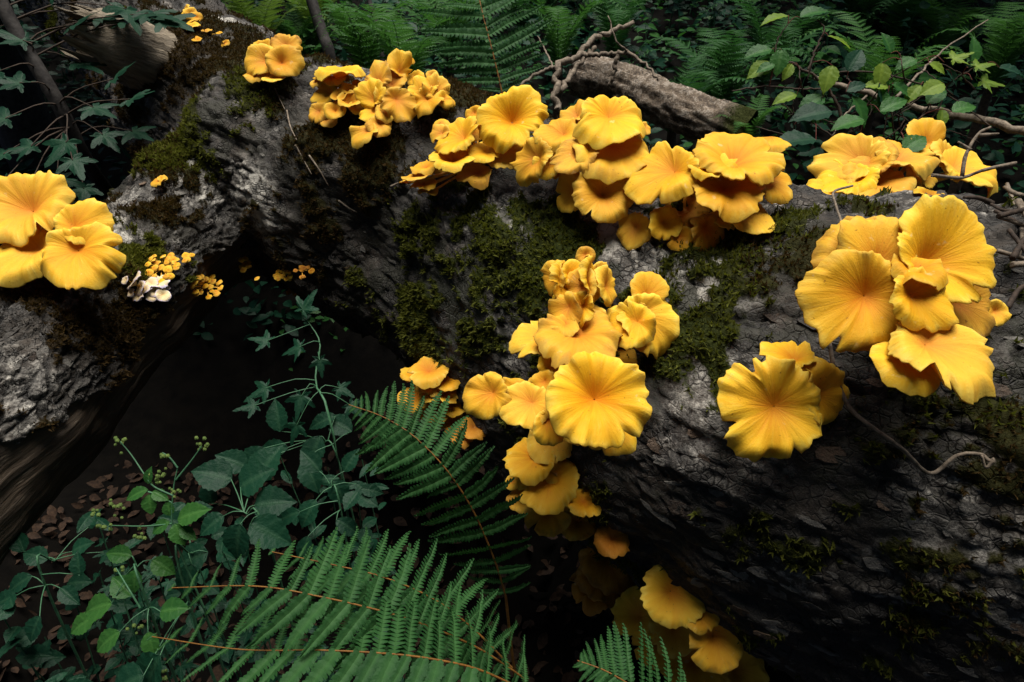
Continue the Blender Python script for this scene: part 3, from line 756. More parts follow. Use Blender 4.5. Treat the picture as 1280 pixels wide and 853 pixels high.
cluster('pale cream lobed mushroom cluster on the limb', (185, 362), [
    (167, 351, 26, -.7, .5, .3, 300), (174, 360, 20, -.6, .3), (195, 351, 32, .1, .8, .3, 270), (186, 355, 22, 0, .6), (180, 362, 16, -.3, .5), (196, 363, 22, .5, .5), (204, 369, 18, .6, .4), (163, 366, 12, -.4, .3), (190, 370, 16, .2, .5), (172, 371, 14, -.2, .6)], .0, .04, mt=CAPPALE, gmt=CAPPALE, res=1.4)
cluster('lone small yellow mushroom on the limb skyline', (200, 232), [(197, 226, 20, -.3, .6), (203, 223, 12, .2, .6)], .0, .02)
cluster('upright orange mushrooms on the far end of the log', (240, 22), [(232, 13, 16, -.6, .2), (240, 18, 20, .6, .2), (246, 22, 16, .6, .2)], .0, .04)
cluster('flat yellow mushrooms on the far end of the log', (236, 36), [(228, 32, 16, 0, .7), (238, 31, 22, 0, .75), (216, 28, 8, 0, .6)], .0, .04)
cluster('small yellow mushrooms where the far log turns', (262, 44), [(258, 38, 14, 0, .8), (246, 49, 13, 0, .7), (274, 41, 8, 0, .7)], .0, .03)
cluster('little yellow trumpet mushroom with a pale root by the bend', (283, 60), [(281, 54, 13, -.3, .4)], .0, .03)

# ------------------------------------------------------------------ leaves and ferns
def pinna_geometry(lobes=16, width=.085, rows=2):
    """one leaflet of a fern frond, unit length along +X, lobed to near its midrib"""
    V, F, ve = [], [], []
    xs = np.linspace(0, 1, lobes + 1)
    def prof(x): return width * (1 - x ** 2.4) ** .75 * (.72 + .28 * min(1, x * 6))
    def add(*p, v=0.): V.append(p); ve.append(v); return len(V) - 1
    for sgn in (-1, 1):
        for i in range(lobes):
            x0, x1 = xs[i], xs[i + 1]; d = x1 - x0
            w = prof((x0 + x1) / 2) + .004
            a0 = add(x0, 0, -.004, v=1); a1 = add(x1, 0, -.004, v=1)
            b0 = add(x0 + .06 * d + .12 * w, sgn * w * .55, .026); b1 = add(x1 - .05 * d + .12 * w, sgn * w * .55, .002)
            c0 = add(x0 + .30 * d + .28 * w, sgn * w, .012); c1 = add(x1 - .22 * d + .28 * w, sgn * w * .93, -.016)
            q = [[a0, a1, b1, b0], [b0, b1, c1, c0]]
            F += q if sgn > 0 else [f[::-1] for f in q]
    return np.array(V), np.array(F), np.array(ve)
PV, PF, PVE = pinna_geometry(17, .085)
PVl, PFl, PVEl = pinna_geometry(8, .10)
def bend(V, droop, up=0.0):
    V = V.copy(); V[:, 2] += -droop * V[:, 0] ** 2 + up * V[:, 0]; return V
def pinna_variant(d, sway, ripple, k):
    V = bend(PV, d); V[:, 1] += sway * V[:, 0] ** 2
    V[:, 2] += ripple * np.sin(V[:, 0] * 9 + k) * V[:, 0] + .012 * np.sin(V[:, 0] * 40 + k * 3) * np.abs(V[:, 1]) * 12
    V[:, 1] *= 1 + .12 * np.sin(V[:, 0] * 23 + k)
    return V
pinna_meshes = [npmesh('pinna', pinna_variant(d, sw, rp, k), PF, [FERN], dict(vein=PVE), smooth=True) for k, (d, sw, rp) in enumerate(((.02, .05, .01), (.06, -.04, .015), (.12, .02, .02), (.2, -.06, .01), (.09, .09, .02), (.16, 0, .03)))]
def frond_axis(P, n, hint):
    P = catmull(P, n)
    T = nrm(np.gradient(P, axis=0))
    Nn = np.asarray(hint, float); Nn = nrm(Nn[None] - T * (T @ Nn)[:, None])
    S = np.cross(Nn, T)
    return P, T, Nn, S
def frond_len(u, full=.5):          # leaflet length along the frond, u = 0 at the base, 1 at the tip
    return np.clip((1 - u) / (1 - full), 0, 1) ** .8 * (.55 + .45 * np.clip(u / .25, 0, 1)) if True else 0
def place_matrix(o, x, y, z, sx, sy, sz):
    return Matrix(((x[0] * sx, y[0] * sy, z[0] * sz, o[0]), (x[1] * sx, y[1] * sy, z[1] * sz, o[1]), (x[2] * sx, y[2] * sy, z[2] * sz, o[2]), (0, 0, 0, 1)))
def big_frond(root, pts, hint, L, pairs, rad=.0016, fwd=.35, skew=0.0, full=.45, tilt=.12, taper_from=0.0, width=1.0):
    """frond near the camera: midrib with every leaflet a piece of its own; pts from base to tip"""
    base = np.array(root.location)
    P, T, Nn, S = frond_axis(pts, pairs * 4, hint)
    V_, F_ = tube(P, np.linspace(rad * 1.3, rad * .5, len(P)), 6)
    fr = link('frond', npmesh('frond', V_ - base, F_, [RACHIS]), root)
    for i in range(pairs):
        u = 1 - (1 - (i + .5) / pairs) ** 1.22; j = min(len(P) - 1, int(u * len(P)))
        if u < taper_from: continue
        l = L * float(frond_len(np.array(u), full))
        if l < .006: continue
        for sg in (-1, 1):
            l2 = l * (random.uniform(.9, 1.06) if random.random() > .06 else random.uniform(.55, .8))
            f = fwd + .25 * u * u + skew * sg + random.gauss(0, .04)
            x = nrm(S[j] * sg + T[j] * f + Nn[j] * (tilt + random.gauss(0, .11)))
            z = nrm(Nn[j] - x * np.dot(Nn[j], x) + .22 * random.gauss(0, 1) * T[j]); y = nrm(np.cross(z, x)); z = np.cross(x, y)
            o = link('pinna', random.choice(pinna_meshes), fr)
            o.matrix_basis = place_matrix(P[j] - base, x, y, z, l2, width * max(l2, .035), l2)
    return fr
def joined_frond(pts, hint, L, pairs, mt, full=.4, fwd=.4, droop=.12):
    P, T, Nn, S = frond_axis(pts, pairs * 2, hint)
    Vs, Fs, Ve, n = [], [], [], 0
    V_, F_ = tube(P, np.linspace(.004, .0012, len(P)), 4)
    Vs.append(V_); Fs.append(F_); Ve.append(np.ones(len(V_)) * .3); n += len(V_)
    Pb = bend(PVl, droop)
    for i in range(pairs):
        u = (i + .5) / pairs; j = int(u * len(P))
        l = L * float(frond_len(np.array(u), full))
        for sg in (-1, 1):
            x = nrm(S[j] * sg + T[j] * (fwd + random.gauss(0, .08)) + Nn[j] * random.gauss(.02, .1))
            z = nrm(Nn[j] - x * np.dot(Nn[j], x)); y = np.cross(z, x)
            Vs.append(P[j] + l * (Pb[:, :1] * x + Pb[:, 1:2] * y * 1.15 + Pb[:, 2:] * z)); Fs.append(PFl + n); Ve.append(PVEl); n += len(Pb)
    return npmesh('frond', np.vstack(Vs), np.vstack(Fs), [mt], dict(vein=np.concatenate(Ve)))
def leaf_geometry(kind, seed=0):
    r_ = np.random.default_rng(seed)
    if kind == 'palmate':
        lobes = [(-2.15, .45), (-1.12, .78), (0, 1.0), (1.12, .78), (2.15, .45)]
        pts = []
        for k, (a, l) in enumerate(lobes):
            for q, rr in ((-.42, .48), (-.26, .66), (-.2, .60), (-.10, .86), (0, 1.0), (.10, .86), (.2, .60), (.26, .66), (.42, .48)):
                pts.append((a + q, l * rr))
        th = np.array([p[0] for p in pts]); rr = np.array([p[1] for p in pts]) * (1 + r_.normal(0, .03, len(pts)))
        o = np.argsort(th); th, rr = th[o], rr[o]
        out = np.stack([.30 + rr * .7 * np.cos(th), rr * .7 * np.sin(th), .06 * np.cos(th * 5) * rr - .14 * rr ** 2 + r_.normal(0, .01, len(rr))], 1)
        mid = np.stack([.30 + rr * .35 * np.cos(th), rr * .35 * np.sin(th), .02 * np.cos(th * 5) - .035 * rr ** 2], 1)
        n = len(out)
        V = np.vstack([out, mid, [[.30, 0, -.015]]])
        F = []
        for i in range(n - 1): F += [[i, i + 1, n + i + 1], [i, n + i + 1, n + i], [n + i, n + i + 1, 2 * n]]
        F += [[n - 1, 2 * n, 2 * n - 1], [0, n, 2 * n]]
        ve = np.concatenate([np.zeros(n), np.exp(-(np.sin(th * 2.5) / .25) ** 2) * .5, [1.]])
        return V, np.array(F), ve
    n, half = 17, 4
    xs = np.linspace(0, 1, n)
    w = {'ovate': .34 * np.sin(np.pi * xs ** .66) ** 1.15, 'lance': .19 * np.sin(np.pi * xs ** .8) ** .8, 'heart': .42 * np.sin(np.pi * xs ** .58) ** 1.1}[kind]
    w[0] = .01; w[-1] = .004
    V, ve = [], []
    for i, x in enumerate(xs):
        for j in range(-half, half + 1):
            f = j / half
            tooth = (1 + .055 * (1 if i % 2 else -1)) if abs(j) == half else 1
            xo = x + .10 * abs(f) * math.sin(math.pi * x)
            V.append((xo, w[i] * f * tooth, .10 * abs(f) * w[i] * 2.2 - .22 * x * x + .018 * math.sin(6.28 * (x * 5 - abs(f) * 1.2)) * abs(f) + r_.normal(0, .004)))
            ve.append(1.0 if j == 0 else (.3 if i % 4 == 2 else 0.))
    return np.array(V), grid_faces(n, 2 * half + 1), np.array(ve)
LM = {}
def leaf_mesh(kind, mt, seed):
    k = (kind, mt.name, seed)
    if k not in LM:
        V_, F_, ve = leaf_geometry(kind, seed)
        LM[k] = npmesh('leaf', V_, F_, [mt], dict(vein=ve))
    return LM[k]
def add_leaf(root, p, x, zhint, size, kind, mt, seed=None, parent=None):
    base = np.array(root.location)
    x = nrm(np.asarray(x, float)); z = np.asarray(zhint, float); z = z - x * np.dot(z, x)
    if np.linalg.norm(z) < 1e-4: z = np.array([0, 1., .3])
    z = nrm(z); y = np.cross(z, x)
    o = link('leaf', leaf_mesh(kind, mt, random.randrange(3) if seed is None else seed), parent or root)
    o.matrix_basis = place_matrix(p - base, x, y, z, size, size * random.uniform(.85, 1.15), size)
    return o
def stem_obj(root, P, r0, r1, mt, name='stem', k=5, n=None):
    base = np.array(root.location)
    P = np.asarray(P, float)
    V_, F_ = tube(P, np.linspace(r0, r1, len(P)), k, n or max(6, len(P) * 3))
    return link(name, npmesh(name, V_ - base, F_, [mt]), root)
def ground_point(px, py):
    t = .3
    d = nrm(W(px, py, 1.) - CAMV)
    while t < 40:
        p = CAMV + d * t
        if p[2] < ground_z(p[0], p[1]): return p
        t += .03
    return None
def herb(pos, h, nleaf, size, kind, mt, label, group, lean=.25, name='undergrowth_plant', face=.5, cat='plant', smt=None):
    """single-stemmed leafy plant rising from pos"""
    z0 = float(ground_z(pos[0], pos[1]))
    root = thing(name, label, cat, (pos[0], pos[1], z0), group)
    b = np.array(root.location)
    a = random.uniform(0, 6.283)
    top = b + np.array([math.cos(a) * lean * h, math.sin(a) * lean * h - .1 * h, h])
    P = catmull([b - [0, 0, .03], (b + top) / 2 + np.array([0, .06 * h, .06 * h]), top], 12)
    stem_obj(root, P, .004, .0015, smt or STEMG, n=10)
    for i in range(nleaf):
        u = .3 + .7 * (i + .5) / nleaf
        p = P[min(11, int(u * 11))]
        an = i * 2.4 + random.uniform(-.5, .5)
        x = np.array([math.cos(an), math.sin(an), random.uniform(-.15, .45)])
        st = p + nrm(x) * size * .25
        zh = np.array([0, -face, 1.]) + np.array([random.gauss(0, .3), random.gauss(0, .3), 0])
        add_leaf(root, st if kind != 'lance' else p, x, zh, size * random.uniform(.7, 1.2), kind, mt)
    return root

# --- near fern: three arching fronds lower left, one behind them, one at the bottom
def fern_root(px, py, d, label, name='fern'):
    p = W(px, py, d)
    return thing(name, label, 'fern', (p[0], p[1], float(ground_z(p[0], p[1]))), 'ferns in the hollow below the log')
def base_pts(root, first):
    b = np.array(root.location)
    return [b, b * .55 + first * .45 + np.array([0, 0, .05])]
fA = fern_root(690, 860, 1.10, 'big bright fern with three overlapping fronds arching over the hollow')
p0 = [W(x, y, d) for x, y, d in ((655, 848, 1.07), (600, 812, 1.02), (540, 785, .98), (480, 765, .95), (400, 746, .93), (320, 733, .93), (215, 735, .95))]
big_frond(fA, p0, cam_vec(.1, .7), .104, 20, full=.72, taper_from=.02, fwd=.1, skew=.3, width=1.38)
p0 = [W(x, y, d) for x, y, d in ((640, 835, 1.12), (590, 785, 1.09), (540, 748, 1.07), (480, 722, 1.05), (420, 707, 1.05), (340, 690, 1.08))]
big_frond(fA, p0, cam_vec(.1, .7), .092, 18, full=.7, taper_from=.05, fwd=.1, skew=.3, width=1.38)
p0 = [W(x, y, d) for x, y, d in ((665, 868, 1.0), (600, 838, .95), (540, 824, .92), (480, 817, .90), (400, 813, .89), (300, 812, .90), (190, 796, .94))]
big_frond(fA, p0, cam_vec(.05, .86), .112, 21, full=.72, taper_from=.02, fwd=.1, skew=.25, width=1.38)
fB = fern_root(640, 760, 1.35, 'single drooping fern frond below the small tiered stack of mushrooms')
p0 = [W(x, y, d) for x, y, d in ((632, 745, 1.30), (618, 700, 1.25), (592, 640, 1.2), (560, 590, 1.17), (520, 548, 1.17), (480, 522, 1.18), (436, 506, 1.2))]
big_frond(fB, p0, cam_vec(-.15, .35), .10, 25, full=.7, fwd=.2, width=1.45)
fC = fern_root(840, 900, .95, 'fern tip reaching up in front of the freckled mushrooms')
p0 = [W(x, y, d) for x, y, d in ((930, 975, .98), (875, 925, .90), (828, 885, .86), (790, 858, .84), (755, 838, .84), (722, 826, .85))]
big_frond(fC, p0, cam_vec(.25, .62), .092, 18, full=.5, fwd=.45, width=1.25)
for i, (rt_, tip) in enumerate(((fA, W(655, 848, 1.07)), (fB, W(632, 745, 1.30)), (fC, W(900, 960, .98)))):
    b = np.array(rt_.location)
    stem_obj(rt_, [b, (b + tip) / 2 + np.array([.02, 0, 0]), tip], .004, .003, RACHIS, 'stalk')

# --- broad-leaved plants in the hollow
def leafy(px, py, d, label, leaves, kind, mt, name='leafy_plant', stempts=None, smt=None):
    """leaves: (px, py, depth, size px, direction angle in picture, facing nx, ny)"""
    p = W(px, py, d)
    z0 = float(ground_z(p[0], p[1]))
    root = thing(name, label, 'plant', (p[0], p[1], z0), 'leafy plants in the hollow')
    b = np.array(root.location)
    pts = stempts or []
    P = [b] + [W(*q) for q in pts] + ([p] if not pts else [])
    stem_obj(root, P, .0035, .0012, smt or STEMG, n=16)
    Pc = catmull(P, 30)
    for (lx, ly, ld, sz, ang, nx, ny) in leaves:
        x = math.cos(R(ang)) * RT + math.sin(R(ang)) * UP - FW * random.uniform(-.1, .35)
        size = sz * .84 * ld / FPX
        q = W(lx, ly, ld)
        o = add_leaf(root, q, x, cam_vec(nx, ny), size, kind, mt)
        j = np.argmin(((Pc - q) ** 2).sum(1))
        V_, F_ = tube(np.array([Pc[j], (Pc[j] + q) / 2 + np.array([0, 0, .006]), q + nrm(x) * size * (.3 if kind == 'palmate' else .02)]), np.array([.0014, .0011, .0009]), 4, 5)
        link('petiole', npmesh('petiole', V_ - b, F_, [smt or STEMG]), root)
    return root
leafy(400, 470, 1.5, 'trailing vine with small star-shaped leaves in the dark fork', [
    (372, 398, 1.5, 52, 60, .1, .6), (345, 428, 1.5, 44, 170, -.1, .6), (385, 430, 1.48, 46, 200, 0, .6), (398, 440, 1.45, 40, 280, .3, .2), (345, 478, 1.45, 54, 210, -.1, .5), (380, 482, 1.45, 54, 260, .1, .5),
    (415, 480, 1.44, 40, 330, .1, .5), (330, 505, 1.42, 44, 190, 0, .6), (430, 500, 1.42, 40, 320, .2, .5), (375, 520, 1.4, 48, 250, 0, .5)], 'palmate', LEAFDARK, 'vine', [(420, 560, 1.4), (395, 480, 1.47), (400, 430, 1.5), (385, 402, 1.52)])
LS = .85
leafy(345, 720, 1.25, 'plant with large dark toothed oval leaves above the bright fern', [
    (318, 632, 1.2, 62, 10, .1, .5), (312, 655, 1.15, 70, 335, .1, .5), (300, 655, 1.13, 58, 260, -.1, .45), (300, 610, 1.22, 56, 35, .1, .6), (290, 600, 1.22, 60, 160, -.1, .6), (280, 645, 1.18, 44, 215, -.1, .5),
    (320, 600, 1.25, 60, 60, 0, .6), (265, 630, 1.25, 40, 100, -.2, .5)], 'heart', LEAFDARK, 'broadleaf_plant', [(340, 690, 1.2), (305, 640, 1.18)])
leafy(425, 700, 1.35, 'plant with rounded dim leaves between the two ferns', [
    (415, 600, 1.33, 42, 300, .1, .6), (400, 590, 1.35, 44, 130, 0, .5), (430, 590, 1.35, 40, 60, .1, .5), (445, 605, 1.33, 38, 320, .2, .5), (395, 625, 1.3, 46, 240, -.1, .5), (375, 640, 1.28, 46, 200, 0, .5), (420, 650, 1.27, 44, 330, .1, .5), (385, 670, 1.25, 44, 260, 0, .5)],
    'ovate', LEAFDARK, 'broadleaf_plant', [(430, 660, 1.32), (412, 605, 1.34)])
leafy(460, 640, 1.5, 'dim leafy plant deep in the fork behind the drooping frond', [
    (440, 540, 1.5, 46, 150, 0, .5), (420, 520, 1.5, 46, 200, 0, .6), (400, 545, 1.48, 50, 250, 0, .5), (360, 560, 1.45, 56, 190, 0, .5), (330, 560, 1.42, 56, 220, 0, .5), (350, 540, 1.45, 50, 100, 0, .6), (380, 575, 1.42, 54, 300, .1, .5), (310, 585, 1.4, 50, 150, 0, .5)],
    'ovate', LEAFDARK, 'broadleaf_plant', [(430, 600, 1.5), (400, 550, 1.5)])
leafy(175, 800, 1.1, 'plant with lobed three-part leaves beside the fern tips', [
    (165, 695, 1.08, 40, 170, -.1, .5), (190, 700, 1.08, 40, 330, .1, .5), (170, 712, 1.06, 36, 265, 0, .4), (140, 755, 1.05, 54, 195, -.1, .5), (165, 745, 1.06, 44, 140, 0, .6), (150, 790, 1.02, 46, 215, -.1, .5), (185, 790, 1.02, 40, 290, .1, .5), (200, 765, 1.03, 46, 15, .1, .6), (120, 770, 1.1, 44, 210, 0, .5)],
    'ovate', LEAFMID, 'leafy_plant', [(190, 770, 1.05), (170, 705, 1.08)])
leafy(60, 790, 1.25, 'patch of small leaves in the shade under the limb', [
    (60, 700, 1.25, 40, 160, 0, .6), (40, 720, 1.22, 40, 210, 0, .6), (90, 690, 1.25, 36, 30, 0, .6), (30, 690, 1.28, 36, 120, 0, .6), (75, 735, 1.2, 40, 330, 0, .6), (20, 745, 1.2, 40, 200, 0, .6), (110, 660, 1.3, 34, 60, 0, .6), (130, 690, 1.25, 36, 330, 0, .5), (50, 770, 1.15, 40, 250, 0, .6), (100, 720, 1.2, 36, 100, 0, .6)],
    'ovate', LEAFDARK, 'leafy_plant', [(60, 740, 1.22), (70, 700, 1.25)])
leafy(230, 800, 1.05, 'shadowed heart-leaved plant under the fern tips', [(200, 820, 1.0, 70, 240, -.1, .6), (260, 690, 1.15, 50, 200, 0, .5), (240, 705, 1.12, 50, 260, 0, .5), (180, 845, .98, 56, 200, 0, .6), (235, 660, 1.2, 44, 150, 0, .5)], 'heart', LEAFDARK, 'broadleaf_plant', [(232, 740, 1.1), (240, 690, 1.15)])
def small_herb(px, py, d, mt, kind, label):
    p = W(px, py, d); z0 = float(ground_z(p[0], p[1]))
    root = thing('small_herb', label, 'plant', (p[0], p[1], z0), 'small herbs on the floor of the hollow')
    b = np.array(root.location)
    P = catmull([b, (b + p) / 2 + np.array([random.gauss(0, .03), random.gauss(0, .03), 0]), p], 16)
    stem_obj(root, P, .003, .0012, STEMG, n=12)
    for i in range(random.randint(9, 14)):
        q = P[random.randint(9, 15)] + rng.normal(0, .012, 3)
        an = i * 2.4
        x = math.cos(an) * RT + math.sin(an) * np.array([0, 1., 0]) + np.array([0, 0, random.uniform(-.2, .3)])
        add_leaf(root, q, x, np.array([random.gauss(0, .3), -.5, 1.]), random.uniform(.032, .055), kind, mt)
for q in range(34):
    px, py = random.uniform(-10, 470), random.uniform(560, 850)
    if py < 720 - px * .62: continue
    side_ = 'under the limb' if px < 150 else ('beside the burr herb' if px < 290 else 'behind the bright fern')
    kd = random.choice(['ovate', 'ovate', 'lance', 'palmate'])
    small_herb(px, py, random.uniform(1.12, 1.45), LEAFDARK, kd, 'dim ' + {'ovate': 'oval-leaved', 'lance': 'narrow-leaved', 'palmate': 'star-leaved'}[kd] + ' small herb in the hollow ' + side_)
# herb with burr-like seed heads
hp = W(245, 800, 1.15); root = thing('burr_herb', 'thin branching herb with clusters of green burr seed heads', 'plant', (hp[0], hp[1], float(ground_z(hp[0], hp[1]))))
hb = np.array(root.location)
bv, bf = [], []
import bmesh
bm = bmesh.new(); bmesh.ops.create_icosphere(bm, subdivisions=1, radius=1.0)
for v in bm.verts: v.co *= random.uniform(.75, 1.2)
burr = bpy.data.meshes.new('seed_head'); bm.to_mesh(burr); bm.free(); burr.materials.append(SEED)
stems = [[(255, 760, 1.1), (225, 690, 1.06), (215, 655, 1.05), (217, 610, 1.05), (222, 585, 1.05)], [(215, 655, 1.05), (180, 658, 1.05), (135, 657, 1.06)], [(217, 620, 1.05), (195, 610, 1.05), (185, 600, 1.05), (165, 570, 1.06), (150, 552, 1.06)],
         [(220, 600, 1.05), (240, 575, 1.05), (252, 558, 1.05)], [(222, 585, 1.05), (212, 572, 1.05), (203, 566, 1.05)], [(185, 615, 1.05), (200, 620, 1.05), (217, 630, 1.05)], [(175, 760, 1.0), (160, 735, 1.0), (145, 710, 1.02)]]
stem_obj(root, [hb, hb * .4 + W(255, 760, 1.1) * .6, W(255, 760, 1.1)], .003, .002, STEMG)
for st in stems:
    stem_obj(root, [W(*q) for q in st], .0018, .0009, STEMG, n=14)
for (cx, cy, n, sp) in ((150, 552, 9, 8), (252, 556, 9, 10), (205, 568, 5, 6), (196, 592, 8, 9), (222, 612, 7, 8), (190, 600, 6, 7), (172, 668, 5, 8), (145, 636, 8, 12), (128, 656, 7, 9), (178, 673, 4, 6), (168, 782, 5, 8), (205, 845, 6, 9), (148, 712, 4, 6), (120, 640, 5, 9)):
    for _ in range(n):
        o = link('seed_head', burr, root)
        s_ = random.uniform(.0022, .0036)
        o.location = W(cx + random.gauss(0, sp * .6), cy + random.gauss(0, sp * .5), 1.05 + random.gauss(0, .008)) - hb
        o.scale = (s_, s_, s_)
for (lx, ly, sz, ang) in ((222, 650, 44, 25), (218, 655, 30, 300), (212, 652, 26, 210), (185, 612, 30, 200), (190, 615, 24, 340), (186, 618, 26, 280), (213, 645, 20, 100), (225, 660, 26, 330), (185, 605, 22, 80)):
    add_leaf(root, W(lx, ly, 1.05), math.cos(R(ang)) * RT + math.sin(R(ang)) * UP - .2 * FW, cam_vec(0, .6), sz * 1.05 / FPX, 'ovate', LEAFMID)

# ------------------------------------------------------------------ slope behind the log
def rosette_meshes(mt):
    out = []
    for k in range(3):
        l = 1.0
        pts = [np.array(q) * l for q in ((0, 0, 0), (.12, 0, .33), (.34, .02 * k, .60), (.62, .03 * k, .70 - .05 * k), (.90, .02, .58 - .12 * k))]
        out.append(joined_frond(pts, (-.5, 0, .9), .19, 30, mt, .35))
    return out
ROS = rosette_meshes(FERNBG)
ROSD = rosette_meshes(FERN)
ROSL = rosette_meshes(leaf_material('lime_fern_green', (.06, .14, .025), (.14, .22, .04), .4, .5))
def rosette(px, py, d, size, n, label, ms, group='ferns on the slope behind the log', spread=6.283, a0=0):
    p = W(px, py, d)
    z0 = float(ground_z(p[0], p[1]))
    root = thing('background_fern', label, 'fern', (p[0], p[1], z0), group)
    h = max(p[2] - z0, .05)
    if h > .12:
        pass
    for i in range(n):
        o = link('frond', random.choice(ms), root)
        a = a0 + spread * i / n + random.uniform(-.25, .25)
        s_ = size * random.uniform(.8, 1.15)
        o.matrix_basis = Matrix.Translation((0, 0, max(0, h - size * .35))) @ Matrix.Rotation(a, 4, 'Z') @ Matrix.Rotation(random.uniform(-.25, .2), 4, 'Y') @ Matrix.Diagonal((s_, s_, s_, 1))
    if h - size * .35 > .03:
        stem_obj(root, [(p[0], p[1], z0 - .03), (p[0], p[1], z0 + (h - size * .35) * .5), (p[0], p[1], z0 + h - size * .35 + .02)], .03, .02, TWIGDARK, 'rootstock', k=8)
    return root
# upright frond that stands behind the trumpet cluster
pf = W(640, 120, 2.45)
ft = thing('upright_fern', 'tall upright fern frond with a dark midrib behind the big trumpet cap', 'fern', (pf[0], pf[1], float(ground_z(pf[0], pf[1]))), 'ferns on the slope behind the log')
fb_ = np.array(ft.location)
ppts = [W(x, y, d) for x, y, d in ((628, 118, 2.42), (617, 70, 2.4), (604, 20, 2.4), (592, -35, 2.42), (582, -90, 2.46))]
big_frond(ft, ppts, cam_vec(0, .3), .25, 20, rad=.003, full=.8, fwd=.2, width=1.0)
 
stem_obj(ft, [fb_, (fb_ + ppts[0]) / 2, ppts[0]], .006, .004, TWIGDARK, 'stalk')
for a in (((505, 75, 2.75, .42, 7), 'fern with arching fronds behind the lumpy mushrooms', ROS), ((455, 62, 3.1, .45, 7), 'fern beside the thin dark sapling', ROS), ((845, 125, 2.7, .40, 8), 'dark fern above the small fallen log', ROSD),
          ((905, 95, 2.75, .46, 8), 'dark feathery fern beside the dead twigs', ROSD), ((1100, 95, 2.5, .42, 6), 'pale fern spreading behind the tangled twigs', ROS), ((1255, 60, 2.9, .5, 7), 'fern at the dark edge of the thicket', ROS),
          ((320, 35, 4.4, .6, 9), 'yellow-green fern on the far slope by the leaning sapling', ROSL), ((390, 15, 5.0, .65, 9), 'light fern in the far clearing', ROSL), ((960, 60, 3.1, .5, 7), 'fern overhung by the shrub with lime leaves', ROSD),
          ((700, 40, 3.2, .45, 7), 'fern behind the dead forked branch', ROS), ((560, 30, 3.4, .5, 8), 'fern left of the tall upright frond', ROS), ((935, 165, 2.3, .22, 6), 'little fern at the end of the small fallen log', ROS), ((770, 30, 3.6, .5, 7), 'fern above the dead forked branch', ROSD)):
    rosette(*a[0], a[1], a[2])

NEAR = [(150, 'the large cluster on the limb'), (300, 'the far end of the log'), (400, 'the neat far mushroom group'), (500, 'the crowded small caps'), (600, 'the lumpy mushrooms'), (700, 'the big trumpet cap'), (830, 'the heaped cluster'), (1000, 'the tiered cluster'), (9999, 'the spreading cluster')]
def behind(px): return next(t for x, t in NEAR if px < x)
for q in range(26):
    px = random.uniform(300, 1300); py = random.uniform(-60, 110)
    g_ = ground_point(px, py)
    if g_ is None: continue
    ms = random.choice([ROS, ROSD, ROSD])
    p_ = g_
    root = thing('background_fern', ('dark' if ms is ROSD else 'light green') + ' low fern on the slope behind ' + behind(px), 'fern', (p_[0], p_[1], float(ground_z(p_[0], p_[1]))), 'ferns on the slope behind the log')
    for i in range(random.randint(5, 8)):
        o = link('frond', random.choice(ms), root); a = i * .95 + random.uniform(-.3, .3); s_ = random.uniform(.35, .6)
        o.matrix_basis = Matrix.Rotation(a, 4, 'Z') @ Matrix.Rotation(random.uniform(-.3, .25), 4, 'Y') @ Matrix.Diagonal((s_, s_, s_, 1))
LEAFWORD = {'ovate': 'oval-leaved', 'heart': 'broad-leaved', 'palmate': 'star-leaved', 'lance': 'narrow-leaved'}
def fill(n, x0, x1, y0, y1, kinds, label, group, hs=(.18, .4), size=(.05, .09), nl=(7, 12), name='undergrowth_plant', jit=0):
    for _ in range(n):
        px, py = random.uniform(x0, x1), random.uniform(y0, y1)
        g = ground_point(px, py)
        if g is None: continue
        k, mt = random.choice(kinds)
        far = max(1.0, depth_of(g) / 3.0)
        herb(g, random.uniform(*hs), random.randint(*nl), random.uniform(*size) * far ** .4, k, mt, label + ' ' + {'dark_leaf': 'dark ', 'green_leaf': 'green ', 'lime_leaf': 'yellow-green '}[mt.name] + LEAFWORD[k] + ' herb behind ' + behind(px), group, name=name)
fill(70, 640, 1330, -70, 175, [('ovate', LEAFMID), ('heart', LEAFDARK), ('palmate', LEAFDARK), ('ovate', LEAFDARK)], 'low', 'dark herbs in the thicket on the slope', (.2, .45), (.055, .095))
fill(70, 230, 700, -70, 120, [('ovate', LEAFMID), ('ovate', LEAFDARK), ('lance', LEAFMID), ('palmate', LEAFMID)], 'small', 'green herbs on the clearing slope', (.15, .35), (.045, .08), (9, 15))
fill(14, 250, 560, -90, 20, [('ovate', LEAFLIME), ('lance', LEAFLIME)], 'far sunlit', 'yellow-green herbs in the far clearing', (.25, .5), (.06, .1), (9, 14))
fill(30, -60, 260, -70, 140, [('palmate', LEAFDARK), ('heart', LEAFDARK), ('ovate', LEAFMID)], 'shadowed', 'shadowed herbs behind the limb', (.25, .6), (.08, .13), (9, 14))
fill(26, 690, 1330, -90, 60, [('heart', LEAFMID), ('ovate', LEAFMID), ('palmate', LEAFMID)], 'tall', 'tall herbs high on the thicket slope', (.4, .8), (.07, .11), (12, 18))

